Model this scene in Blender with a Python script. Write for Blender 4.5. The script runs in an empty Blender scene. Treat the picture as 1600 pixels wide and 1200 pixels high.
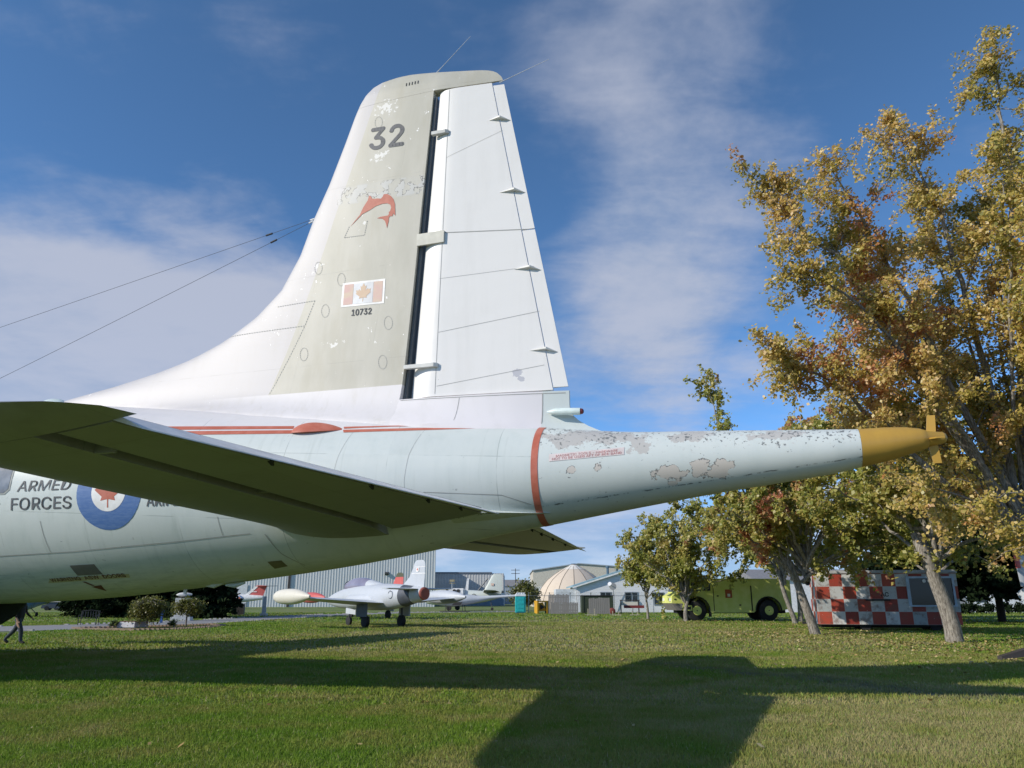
import bpy, bmesh, math, random
import numpy as np
from mathutils import Vector, Matrix
R = math.radians
sc = bpy.context.scene
COL = sc.collection

# ------------------------------------------------------------------ camera
cam_d = bpy.data.cameras.new('camera')
cam = bpy.data.objects.new('camera', cam_d)
COL.objects.link(cam)
cam.location = (0, 0, 1.6)
cam.rotation_euler = (R(90 + 15.6), 0, 0)
cam_d.sensor_width = 36
cam_d.lens = 27.18
cam_d.clip_start = .1
cam_d.clip_end = 6000
sc.camera = cam

# ------------------------------------------------------------------ sun and sky
SUN_TRAVEL = Vector((1.65, .74, -1)).normalized()      # the way the light runs
sun_d = bpy.data.lights.new('sun', 'SUN')
sun_d.energy = 3.6
sun_d.angle = R(.53)
sun_d.color = (1, .93, .82)
sun = bpy.data.objects.new('sun', sun_d)
COL.objects.link(sun)
sun.rotation_euler = SUN_TRAVEL.to_track_quat('-Z', 'Y').to_euler()
sc.view_settings.view_transform = 'Standard'
sc.view_settings.look = 'None'
sc.view_settings.exposure = 0.25
sc.view_settings.gamma = 1
sc.view_settings.use_curve_mapping = False


class NB:
    """small helper for building node trees"""
    def __init__(s, nt):
        s.nt = nt
    def n(s, t, props=None, **inp):
        nd = s.nt.nodes.new(t)
        for k, v in (props or {}).items():
            setattr(nd, k, v)
        for k, v in inp.items():
            s.put(nd.inputs[k.replace('_', ' ')], v)
        return nd
    def put(s, sock, v):
        if v is None:
            return
        if isinstance(v, bpy.types.NodeSocket):
            s.nt.links.new(v, sock)
        else:
            if sock.type == 'RGBA' and len(v) == 3:
                v = (*v, 1)
            sock.default_value = v
    def m(s, op, a, b=None, c=None, clamp=False):
        nd = s.nt.nodes.new('ShaderNodeMath')
        nd.operation = op
        nd.use_clamp = clamp
        for i, v in enumerate((a, b, c)):
            s.put(nd.inputs[i], v)
        return nd.outputs[0]
    def vm(s, op, a, b=None):
        nd = s.nt.nodes.new('ShaderNodeVectorMath')
        nd.operation = op
        s.put(nd.inputs[0], a)
        if b is not None:
            s.put(nd.inputs[1], b)
        return nd.outputs['Value'] if op in ('LENGTH', 'DOT_PRODUCT', 'DISTANCE') else nd.outputs[0]
    def mix(s, f, a, b, mode='MIX'):
        nd = s.nt.nodes.new('ShaderNodeMix')
        nd.data_type = 'RGBA'
        nd.blend_type = mode
        s.put(nd.inputs[0], f)
        s.put(nd.inputs[6], a)
        s.put(nd.inputs[7], b)
        return nd.outputs[2]
    def noise(s, vec, scale, detail=4, rough=.55, dist=0):
        nd = s.n('ShaderNodeTexNoise', Vector=vec, Scale=scale, Detail=detail, Roughness=rough, Distortion=dist)
        return nd.outputs[0]
    def ss(s, x, lo, hi, a=0., b=1.):
        nd = s.nt.nodes.new('ShaderNodeMapRange')
        nd.interpolation_type = 'SMOOTHSTEP'
        for i, v in enumerate((x, lo, hi, a, b)):
            s.put(nd.inputs[i], v)
        return nd.outputs[0]
    def sep(s, v):
        nd = s.n('ShaderNodeSeparateXYZ')
        s.put(nd.inputs[0], v)
        return nd.outputs[0], nd.outputs[1], nd.outputs[2]
    def comb(s, x, y, z):
        nd = s.nt.nodes.new('ShaderNodeCombineXYZ')
        for i, v in enumerate((x, y, z)):
            s.put(nd.inputs[i], v)
        return nd.outputs[0]
    def scale(s, v, f):
        return s.vm('MULTIPLY', v, f)
    def ramp(s, f, stops):
        nd = s.nt.nodes.new('ShaderNodeValToRGB')
        el = nd.color_ramp.elements
        while len(el) < len(stops):
            el.new(.5)
        for e, (p, c) in zip(el, stops):
            e.position = p
            e.color = (*c, 1)
        s.put(nd.inputs[0], f)
        return nd.outputs[0]


world = bpy.data.worlds.new('World')
sc.world = world
world.use_nodes = True
wn = NB(world.node_tree)
world.node_tree.nodes.clear()
sky = wn.n('ShaderNodeTexSky', {'sky_type': 'NISHITA', 'sun_disc': False,
    'sun_elevation': math.asin(-SUN_TRAVEL.z), 'sun_rotation': math.atan2(-SUN_TRAVEL.x, -SUN_TRAVEL.y),
    'air_density': .5, 'dust_density': .15, 'ozone_density': 6.0, 'altitude': 2000})
d = wn.n('ShaderNodeTexCoord').outputs['Generated']
dx, dy, dz = wn.sep(d)
zz = wn.m('ADD', wn.m('MAXIMUM', dz, 0.0), .16)
sheet = wn.comb(wn.m('DIVIDE', dx, zz), wn.m('DIVIDE', dy, zz), 0.3)
mid = wn.noise(sheet, 1.5, 7, .6, .15)
wisp = wn.noise(wn.scale(sheet, (1.0, 2.0, 1)), 3.1, 4, .6, .4)
bank = None
CLOUDS = [  # cloud banks: direction, width (sideways, upward), weight
    ((-.62, .72, .27), .36, .15, .44), ((-.38, .84, .24), .22, .14, .38),
    ((.17, .86, .50), .12, .26, .27), ((.16, .92, .34), .15, .13, .25), ((.02, .97, .14), .6, .06, .12),
    ((-.9, -.3, .4), .35, .2, .34), ((.6, -.7, .4), .4, .2, .36), ((.95, .1, .35), .3, .15, .3)]
for c, sx, sz, wt in CLOUDS:
    c = Vector(c).normalized()
    side = Vector((c.y, -c.x, 0)).normalized()
    up = side.cross(c)
    a = wn.m('DIVIDE', wn.vm('DOT_PRODUCT', d, tuple(side)), sx)
    b = wn.m('DIVIDE', wn.vm('DOT_PRODUCT', d, tuple(up)), sz)
    front = wn.m('GREATER_THAN', wn.vm('DOT_PRODUCT', d, tuple(c)), 0.)
    g = wn.m('POWER', 2.718, wn.m('MULTIPLY', wn.m('ADD', wn.m('MULTIPLY', a, a), wn.m('MULTIPLY', b, b)), -1.))
    g = wn.m('MULTIPLY', wn.m('MULTIPLY', g, front), wt)
    bank = g if bank is None else wn.m('ADD', bank, g)
low = wn.ss(dz, .17, .02, 0, .62)          # hazy bank all round the horizon
dens = wn.m('ADD', wn.m('ADD', wn.m('MULTIPLY', mid, .8), wn.m('MULTIPLY', wisp, .3)), wn.m('ADD', bank, low))
cover = wn.ss(dens, .59, .97, 0, .84)
shade = wn.ss(wn.m('ADD', mid, wn.m('MULTIPLY', wn.ss(dz, .1, .3), .12)), .38, .7)
cloud_col = wn.mix(shade, (1.8, 2.35, 3.4), (3.15, 3.35, 4.0))
skyc = wn.mix(1.0, sky.outputs[0], (1.58, 1.78, 1.56), 'MULTIPLY')
skyc = wn.n('ShaderNodeHueSaturation', Saturation=1.0, Color=skyc).outputs[0]
col = wn.mix(cover, skyc, cloud_col)
bg = wn.n('ShaderNodeBackground', Color=col, Strength=.14)
wo = wn.n('ShaderNodeOutputWorld')
world.node_tree.links.new(bg.outputs[0], wo.inputs[0])

world.cycles.sampling_method = 'MANUAL'
world.cycles.sample_map_resolution = 256

# ------------------------------------------------------------------ helpers
MATS = {}
def mat(name, col=(.5, .5, .5), rough=.55, fn=None, metal=0., spec=.5, trans=0., alpha=1.):
    """procedural material; fn(nb, coords) may return colour, roughness, height, bump strength"""
    if name in MATS:
        return MATS[name]
    m = bpy.data.materials.new(name)
    m.use_nodes = True
    nt = m.node_tree
    nt.nodes.clear()
    nb = NB(nt)
    bs = nb.n('ShaderNodeBsdfPrincipled')
    out = nb.n('ShaderNodeOutputMaterial')
    nt.links.new(bs.outputs[0], out.inputs[0])
    bs.inputs['Metallic'].default_value = metal
    bs.inputs['Specular IOR Level'].default_value = spec
    bs.inputs['Transmission Weight'].default_value = trans
    bs.inputs['Alpha'].default_value = alpha
    co = nb.n('ShaderNodeTexCoord').outputs['Object']
    c, r, h, st = col, rough, None, .2
    if fn:
        res = fn(nb, co)
        c = res.get('c', c); r = res.get('r', r); h = res.get('h'); st = res.get('s', .2)
    else:
        f = nb.noise(co, 3.1, 5, .6)
        c = nb.mix(nb.ss(f, .3, .7), tuple(x * .86 for x in col), tuple(min(1, x * 1.1) for x in col))
    nb.put(bs.inputs['Base Color'], c)
    nb.put(bs.inputs['Roughness'], r)
    if h is not None:
        bp = nb.n('ShaderNodeBump', Height=h, Strength=st, Distance=.02)
        nt.links.new(bp.outputs[0], bs.inputs['Normal'])
    MATS[name] = m
    return m


def tag(o, label=None, cat=None, group=None, kind=None):
    if label: o['label'] = label
    if cat: o['category'] = cat
    if group: o['group'] = group
    if kind: o['kind'] = kind
    return o


def empty(name, loc=(0, 0, 0), rz=0., label=None, cat=None, group=None):
    o = bpy.data.objects.new(name, None)
    COL.objects.link(o)
    o.location = loc
    o.rotation_euler = (0, 0, rz)
    o.empty_display_size = .2
    return tag(o, label, cat, group)


class MB:
    """collects vertices and faces, builds one mesh object"""
    def __init__(s):
        s.v = []; s.f = []; s.mi = []
        s.cur = 0
    def add(s, vs, fs):
        b = len(s.v)
        s.v += [tuple(p) for p in vs]
        s.f += [tuple(i + b for i in f) for f in fs]
        s.mi += [s.cur] * len(fs)
        return s
    def box(s, x0, x1, y0, y1, z0, z1):
        return s.add([(x0, y0, z0), (x1, y0, z0), (x1, y1, z0), (x0, y1, z0), (x0, y0, z1), (x1, y0, z1), (x1, y1, z1), (x0, y1, z1)],
                     [(0, 3, 2, 1), (4, 5, 6, 7), (0, 1, 5, 4), (1, 2, 6, 5), (2, 3, 7, 6), (3, 0, 4, 7)])
    def tube(s, pts, rad, n=8, cap=True):
        pts = [Vector(p) for p in pts]
        rad = rad if isinstance(rad, (list, tuple)) else [rad] * len(pts)
        vs, fs = [], []
        prev = None
        for i, p in enumerate(pts):
            t = (pts[min(i + 1, len(pts) - 1)] - pts[max(i - 1, 0)]).normalized()
            if prev is None:
                a = t.orthogonal().normalized()
            else:
                a = (prev - t * prev.dot(t))
                a = a.normalized() if a.length > 1e-6 else t.orthogonal().normalized()
            prev = a
            b = t.cross(a)
            for k in range(n):
                an = 2 * math.pi * k / n
                vs.append(p + (a * math.cos(an) + b * math.sin(an)) * rad[i])
        for i in range(len(pts) - 1):
            for k in range(n):
                k2 = (k + 1) % n
                fs.append((i * n + k, i * n + k2, (i + 1) * n + k2, (i + 1) * n + k))
        if cap:
            fs.append(tuple(range(n - 1, -1, -1)))
            fs.append(tuple((len(pts) - 1) * n + k for k in range(n)))
        return s.add(vs, fs)
    def rings(s, rings, cap=True, close=True):
        """rings: list of equally long point loops"""
        n = len(rings[0])
        vs = [p for r in rings for p in r]
        fs = []
        for i in range(len(rings) - 1):
            for k in range(n if close else n - 1):
                k2 = (k + 1) % n
                fs.append((i * n + k, (i + 1) * n + k, (i + 1) * n + k2, i * n + k2))
        if cap:
            fs.append(tuple(range(n)))
            fs.append(tuple((len(rings) - 1) * n + k for k in range(n - 1, -1, -1)))
        return s.add(vs, fs)
    def prism(s, poly, axis, a, b):
        """poly in the two other axes, extruded from a to b along axis"""
        def P(q, t):
            return {'x': (t, q[0], q[1]), 'y': (q[0], t, q[1]), 'z': (q[0], q[1], t)}[axis]
        n = len(poly)
        vs = [P(q, a) for q in poly] + [P(q, b) for q in poly]
        fs = [tuple(range(n)), tuple(range(2 * n - 1, n - 1, -1))]
        for k in range(n):
            k2 = (k + 1) % n
            fs.append((k, n + k, n + k2, k2))
        return s.add(vs, fs)
    def build(s, name, m, parent=None, smooth=False, fix=True, loc=None, bevel=0.):
        me = bpy.data.meshes.new(name)
        me.from_pydata(s.v, [], s.f)
        ms = m if isinstance(m, (list, tuple)) else [m]
        for q in ms:
            me.materials.append(q)
        if len(ms) > 1:
            me.polygons.foreach_set('material_index', s.mi)
        if fix:
            bm = bmesh.new(); bm.from_mesh(me)
            bmesh.ops.remove_doubles(bm, verts=bm.verts, dist=1e-5)
            bmesh.ops.recalc_face_normals(bm, faces=bm.faces)
            if bevel:
                bmesh.ops.bevel(bm, geom=[e for e in bm.edges if e.is_manifold and e.calc_face_angle(0) > .5], offset=bevel, segments=2, affect='EDGES', clamp_overlap=True)
            bm.to_mesh(me); bm.free()
        if smooth:
            me.polygons.foreach_set('use_smooth', [True] * len(me.polygons))
            me.set_sharp_from_angle(angle=R(smooth if smooth is not True else 40))
        me.update()
        o = bpy.data.objects.new(name, me)
        COL.objects.link(o)
        if parent:
            o.parent = parent
        if loc:
            o.location = loc
        return o


def copy_tree(o, parent=None):
    c = o.copy()
    COL.objects.link(c)
    c.parent = parent
    for ch in list(o.children):
        copy_tree(ch, c)
    return c


def interp(x, tab, i):
    """Catmull-Rom through a table of stations"""
    if x <= tab[0][0]: return tab[0][i]
    if x >= tab[-1][0]: return tab[-1][i]
    for k in range(len(tab) - 1):
        if x <= tab[k + 1][0]:
            break
    x0, x1 = tab[k][0], tab[k + 1][0]
    p0, p1 = tab[k][i], tab[k + 1][i]
    def slope(j):
        if j <= 0 or j >= len(tab) - 1:
            a, b = (0, 1) if j <= 0 else (-2, -1)
            return (tab[b][i] - tab[a][i]) / (tab[b][0] - tab[a][0])
        return (tab[j + 1][i] - tab[j - 1][i]) / (tab[j + 1][0] - tab[j - 1][0])
    t = (x - x0) / (x1 - x0); h = x1 - x0
    return ((2*t**3 - 3*t**2 + 1) * p0 + (t**3 - 2*t**2 + t) * h * slope(k) + (-2*t**3 + 3*t**2) * p1 + (t**3 - t**2) * h * slope(k + 1))


def lin(x, tab):
    if x <= tab[0][0]: return tab[0][1]
    for a, b in zip(tab, tab[1:]):
        if x <= b[0]:
            return a[1] + (b[1] - a[1]) * (x - a[0]) / (b[0] - a[0])
    return tab[-1][1]
# ------------------------------------------------------------------ the patrol aircraft
from mathutils.geometry import tessellate_polygon
# local frame of the aircraft: x towards the tail, y to the far side, z up
AC_LOC, AC_ROT = (-.46, 13.2, 0), R(-17.2)
argus = empty('patrol_aircraft', AC_LOC, AC_ROT, 'huge white and mint four-engined patrol aircraft with tall fin and ochre-tipped tail boom', 'aircraft')

FUS = [(-32.2,3.5,3.3,.1),(-31.6,4.3,2.6,.75),(-30.6,4.9,2.1,1.2),(-29,5.45,1.75,1.6),(-26.5,5.75,1.55,1.82),(-22,5.82,1.5,1.86),(-15,5.8,1.48,1.86),(-11.5,5.72,1.5,1.86),(-10,5.62,1.53,1.85),(-8.7,5.5,1.58,1.83),(-7.2,5.33,1.67,1.76),(-5.8,5.17,1.8,1.66),(-4.4,5.01,1.95,1.5),(-3.3,4.89,2.07,1.36),(-2.3,4.78,2.2,1.23),(-.9,4.62,2.42,1.05),(0,4.53,2.6,.94),(1.24,4.39,2.8,.79),(2.49,4.25,3.0,.64),(3.75,4.19,3.19,.5),(5.5,4.1,3.42,.35),(5.94,4.08,3.51,.3)]
def fus_y(x, z):
    zt, zb, w = (interp(x, FUS, i) for i in (1, 2, 3))
    c, h = (zt + zb) / 2, (zt - zb) / 2
    return w * math.sqrt(max(1 - ((z - c) / h) ** 2, 0))
def fus_ring(x, n=72, grow=0.):
    zt, zb, w = (interp(x, FUS, i) for i in (1, 2, 3))
    c, h = (zt + zb) / 2, (zt - zb) / 2
    return [(x, (w + grow) * math.sin(2 * math.pi * k / n), c + (h + grow) * math.cos(2 * math.pi * k / n)) for k in range(n)]

def streaks(nb, co, base, dirt, amount=.35):
    """rain streaks and soft blotches on paint"""
    a = nb.noise(nb.scale(co, (2.2, 2.2, .25)), 2.0, 6, .6)
    b = nb.noise(co, .9, 5, .6)
    f = nb.m('MULTIPLY', nb.ss(nb.m('ADD', nb.m('MULTIPLY', a, .6), nb.m('MULTIPLY', b, .4)), .45, .72), amount)
    return nb.mix(f, base, dirt)
def lines(nb, v, period, width, off=0.):
    """thin seam lines at even distances"""
    t = nb.m('ABSOLUTE', nb.m('SUBTRACT', nb.m('FRACT', nb.m('ADD', nb.m('DIVIDE', v, period), off)), .5))
    return nb.m('LESS_THAN', t, width / period / 2)

def panel_tone(nb, c, u, v, ou=0., ov=0., amt=.10):
    """each skin panel weathers a little differently"""
    w = nb.n('ShaderNodeTexWhiteNoise', {'noise_dimensions': '2D'}, Vector=nb.comb(nb.m('FLOOR', nb.m('ADD', u, ou + .5)), nb.m('FLOOR', nb.m('ADD', v, ov + .5)), 0)).outputs[0]
    return nb.mix(nb.m('MULTIPLY', w, amt), c, (.30, .33, .31))
STRIPE = [(-40, 4.62), (-5.9, 4.46), (-3.16, 4.40), (-1.0, 4.38), (0, 4.36), (1.2, 4.31)]   # white above, mint below
def fuselage_mat(nb, co):
    x, y, z = nb.sep(co)
    zs = nb.m('ADD', nb.m('MULTIPLY', nb.m('ADD', x, 5.9), -.021), 4.465)
    zs = nb.m('SUBTRACT', zs, nb.m('MULTIPLY', nb.ss(x, -3.2, -1.0), -.02))
    top = nb.m('GREATER_THAN', z, zs)
    mint = streaks(nb, co, (.61, .655, .635), (.45, .52, .50), .38)
    white = streaks(nb, co, (.70, .68, .685), (.58, .565, .55), .35)
    c = nb.mix(top, mint, white)
    c = panel_tone(nb, c, nb.m('DIVIDE', x, 1.83), nb.m('DIVIDE', nb.m('ADD', z, nb.m('MULTIPLY', x, .05)), 1.13), .23, .1)
    belly = nb.ss(z, 2.5, 1.9)
    scr = nb.noise(nb.scale(co, (.5, 3, 3)), 3.5, 7, .7)
    run = nb.m('MULTIPLY', nb.ss(nb.noise(nb.scale(co, (3.2, .5, .16)), 2.4, 4, .6), .54, .72), nb.ss(z, 4.7, 4.2, 0, .26))
    c = nb.mix(run, c, (.36, .41, .38))
    c = nb.mix(nb.m('MULTIPLY', belly, nb.ss(scr, .42, .7, 0, .45)), c, (.30, .36, .33))
    seam = nb.m('MAXIMUM', lines(nb, x, 1.83, .014, .23), lines(nb, nb.m('ADD', z, nb.m('MULTIPLY', x, .05)), 1.13, .012, .1))
    gap = nb.ss(nb.noise(co, 1.7, 3), .42, .6)
    c = nb.mix(nb.m('MULTIPLY', nb.m('MULTIPLY', seam, gap), .45), c, (.2, .24, .23))
    spot = nb.ss(nb.noise(co, 9, 3, .5), .71, .76)
    c = nb.mix(nb.m('MULTIPLY', spot, .6), c, (.25, .27, .26))
    h = nb.m('SUBTRACT', nb.m('ADD', nb.m('MULTIPLY', nb.noise(co, 1.6, 3), .7), nb.m('MULTIPLY', nb.m('SINE', nb.m('MULTIPLY', x, 13.7)), .10)), nb.m('MULTIPLY', seam, .15))
    return {'c': c, 'r': nb.ss(scr, .3, .7, .34, .5), 'h': h, 's': .12}

def ellipses(nb, a, b, lst, rag=.55, scale=7., co=None):
    """union of ragged ellipses in two coordinates, positive inside"""
    best = None
    nz = nb.m('MULTIPLY', nb.m('SUBTRACT', nb.noise(co, scale, 5, .65), .5), rag * 2)
    for ca, cb, ra, rb in lst:
        p = nb.m('DIVIDE', nb.m('SUBTRACT', a, ca), ra)
        q = nb.m('DIVIDE', nb.m('SUBTRACT', b, cb), rb)
        e = nb.m('SUBTRACT', 1.0, nb.m('SQRT', nb.m('ADD', nb.m('MULTIPLY', p, p), nb.m('MULTIPLY', q, q))))
        best = e if best is None else nb.m('MAXIMUM', best, e)
    return nb.m('ADD', best, nz)

def boom_mat(nb, co):
    x, y, z = nb.sep(co)
    c = streaks(nb, co, (.61, .655, .635), (.47, .54, .53), .35)
    near = nb.m('LESS_THAN', y, 0.)
    # old grey overspray near the top
    grey = ellipses(nb, x, z, [(1.7, 4.12, .62, .17), (2.35, 4.10, .4, .14), (3.45, 4.06, .32, .12), (4.75, 4.0, .5, .08), (2.75, 3.98, .17, .26)], 1.8, 4, co)
    c = nb.mix(nb.m('MULTIPLY', nb.ss(grey, .1, .22), .85), c, (.47, .45, .425))
    # paint gone down to primer, with a dark lifted edge
    pe = ellipses(nb, x, z, [(3.17, 3.47, .24, .105), (3.38, 3.46, .09, .06), (3.62, 3.52, .13, .15), (3.86, 3.47, .15, .11), (4.0, 3.57, .15, .085), (3.2, 3.32, .07, .035), (2.08, 3.58, .075, .06), (1.68, 3.55, .07, .06)], 1.5, 6.5, co)
    edge = nb.m('MULTIPLY', nb.ss(pe, -.02, .05), nb.ss(pe, .19, .1))
    c = nb.mix(nb.m('MULTIPLY', nb.ss(pe, .06, .1), near), c, (.60, .555, .505))
    c = nb.mix(nb.m('MULTIPLY', nb.m('MULTIPLY', edge, near), nb.ss(nb.noise(co, 11, 3), .4, .5, 0., .9)), c, (.10, .10, .10))
    # scattered chips, mostly along the top
    hi = nb.ss(nb.m('ADD', z, nb.m('MULTIPLY', x, .03)), 3.75, 4.15)
    ch = nb.m('ADD', nb.noise(co, 17, 5, .62), nb.m('MULTIPLY', hi, .11))
    ch = nb.m('ADD', ch, nb.m('MULTIPLY', nb.ss(nb.noise(co, 2.4, 2), .5, .66), .06))
    chip = nb.ss(ch, .70, .72)
    c = nb.mix(nb.m('MULTIPLY', chip, .9), c, (.16, .17, .17))
    bare = nb.ss(nb.noise(nb.scale(co, (1, 1, 1.6)), 9, 6, .7), .61, .64)
    c = nb.mix(nb.m('MULTIPLY', nb.m('MULTIPLY', bare, hi), .8), c, (.5, .48, .46))
    # long crack near the lower edge
    crack_z = nb.m('ADD', nb.m('ADD', nb.m('MULTIPLY', nb.m('SUBTRACT', x, 1.2), .125), 3.03), nb.m('MULTIPLY', nb.m('SUBTRACT', nb.noise(co, 9, 4), .5), .04))
    dz = nb.m('SUBTRACT', z, crack_z)
    ck = nb.m('MULTIPLY', nb.ss(nb.m('ABSOLUTE', dz), .012, .003), nb.ss(nb.noise(nb.scale(co, (1, 0, 0)), 4, 5, .7), .47, .56))
    c = nb.mix(nb.m('MULTIPLY', ck, .85), c, (.09, .1, .1))
    h = nb.m('SUBTRACT', nb.m('MULTIPLY', nb.ss(pe, .1, .06), .5), nb.m('MULTIPLY', chip, .4))
    return {'c': c, 'r': .45, 'h': h, 's': .35}

M_fus = mat('mint_and_white_fuselage_paint', fn=fuselage_mat)
M_boom = mat('peeling_mint_paint', fn=boom_mat)
M_ochre = mat('ochre_paint', fn=lambda nb, co: {'c': streaks(nb, co, (.50, .30, .055), (.38, .22, .05), .5), 'r': .38})
M_red = mat('faded_red_paint', fn=lambda nb, co: {'c': nb.mix(nb.ss(nb.noise(co, 5, 6, .65), .35, .7), (.46, .12, .07), (.54, .17, .115)), 'r': .5})
M_dark = mat('dark_grey_lettering', (.10, .105, .115), .6)
M_black = mat('black_rubber_seal', (.02, .02, .02), .7)
M_bay = mat('dark_paint_and_shade', (.035, .04, .035), .7)  # dark paint of small parts; on bay doors and hinge shroud it paints shade
M_seam = mat('seam_mid_grey', (.36, .36, .34), .7)  # even grey for drawn panel joints, rivet rows and access panel rims
M_seamd = mat('seam_dark_grey', (.17, .17, .165), .7)
M_whitep = mat('white_marking_paint', (.83, .82, .8), .5)
M_blue = mat('roundel_blue', fn=lambda nb, co: {'c': nb.mix(nb.ss(nb.noise(nb.scale(co, (1, 1, 4)), 5, 6, .7), .35, .7), (.065, .15, .37), (.12, .21, .42)), 'r': .5})
M_metal = mat('bare_metal', (.42, .43, .44), .35, metal=.8)
M_glass_dark = mat('smoked_glass', fn=lambda nb, co: {'c': nb.mix(nb.ss(nb.noise(co, 2, 3), .35, .65), (.16, .17, .19), (.32, .33, .35)), 'r': .15})

def loft(name, xs, m, parent, ring=fus_ring, smooth=True, cap=True):
    mb = MB()
    mb.rings([ring(x) for x in xs], cap)
    return mb.build(name, m, parent, smooth=smooth)

xs = [-32.2, -32.0, -31.6, -31.1, -30.6, -30, -29.4, -28.8, -28] + [-27 + i * .3 for i in range(94)]
xs = [x for x in xs if x < 1.04] + [1.05]
fuselage = loft('fuselage', xs, M_fus, argus)
boom = loft('tail_boom', [1.05 + i * (5.94 - 1.05) / 34 for i in range(35)], M_boom, argus)
tag(boom, 'tapering mint tail boom with peeling paint')
CAP = [(5.94, 3.795, .285, .302), (6.3, 3.83, .255, .255), (6.6, 3.865, .205, .205), (6.78, 3.875, .165, .165), (6.86, 3.875, .135, .13), (6.88, 3.88, .115, .108), (7.08, 3.885, .085, .082), (7.12, 3.885, .06, .058), (7.135, 3.885, .02, .02)]
def cap_ring(i):
    x, zc, h, w = CAP[i]
    return [(x + (.003 if i == 0 else 0), w * math.sin(2 * math.pi * k / 32), zc + h * math.cos(2 * math.pi * k / 32)) for k in range(32)]
mb = MB(); mb.rings([cap_ring(i) for i in range(len(CAP))])
cap = mb.build('boom_cap', M_ochre, argus, smooth=True)
tag(cap, 'ochre yellow end cap of the tail boom')
for an in (8, 98, 172, 262):      # four small vanes on the cap
    a = R(an); n = Vector((0, math.sin(a), math.cos(a))); t = Vector((0, math.cos(a), -math.sin(a)))
    c0 = Vector((6.93, 0, 3.88))
    pts = []
    for (dx, rr) in ((-.06, .08), (.07, .08), (.10, .36), (-.01, .36)):
        for s_ in (-1, 1):
            pts.append(c0 + Vector((dx, 0, 0)) + n * rr + t * .011 * s_)
    mb = MB(); mb.add(pts, [(0, 2, 4, 6), (1, 7, 5, 3), (0, 1, 3, 2), (2, 3, 5, 4), (4, 5, 7, 6), (6, 7, 1, 0)])
    mb.build('cap_vane', M_ochre, cap)

# red band round the boom root
mb = MB()
mb.rings([fus_ring(x, 72, .006) for x in (1.04, 1.08, 1.12, 1.15)], cap=False)
red_band = mb.build('red_band', M_red, argus, smooth=True)
tag(red_band, 'faded red band round the root of the boom')

# --- fin and rudder -------------------------------------------------
LE = [(4.2, -10.6), (5.4, -10.4), (5.66, -9.71), (5.9, -8.23), (6.12, -7.12), (6.33, -6.36), (6.63, -5.63), (7.07, -4.92), (7.59, -4.38), (8.31, -4.0), (9.06, -3.76), (9.81, -3.45), (10.72, -3.14), (11.35, -2.94), (11.6, -2.84), (11.8, -2.72), (11.95, -2.55), (12.03, -2.35), (12.07, -2.05), (12.078, -1.75)]
TE = [(4.2, 1.62), (4.7, 1.55), (5.02, 1.51), (11.45, .31), (11.58, .27), (11.72, .15), (11.79, .0), (11.84, -.19), (11.93, -.7), (12.01, -1.17), (12.06, -1.55), (12.078, -1.74)]
def gapx(z): return -1.52 + (z - 5.14) * (.39 / 6.45)
def fin_half(x, z):
    H = .11 + .13 * min(max((11.9 - z) / 6.8, 0), 1.2) ** 1.1
    ft = interp(x, FUS, 1)
    H += .34 * math.exp(-max(z - ft + .1, 0) / .28) * min(1, max(0, (x + 9.5) / 5))
    d = x - lin(z, LE)
    L = 2.4 + 4.5 * min(max((9 - z) / 3, 0), 1)
    q = min(max(d / L, 0), 1)
    nose = math.sqrt(max(1 - (1 - q) ** 2, 0))
    e = max(lin(z, TE) - x, 0)
    span = max(lin(z, TE) - gapx(z), .3)
    tail = min(1, .055 + e / span * 1.0)
    tip = math.sqrt(min(1, max(12.10 - z - .035 * max(x + 1.7, 0) * 3, .002) / .35))
    return H * nose * tail * tip

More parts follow.
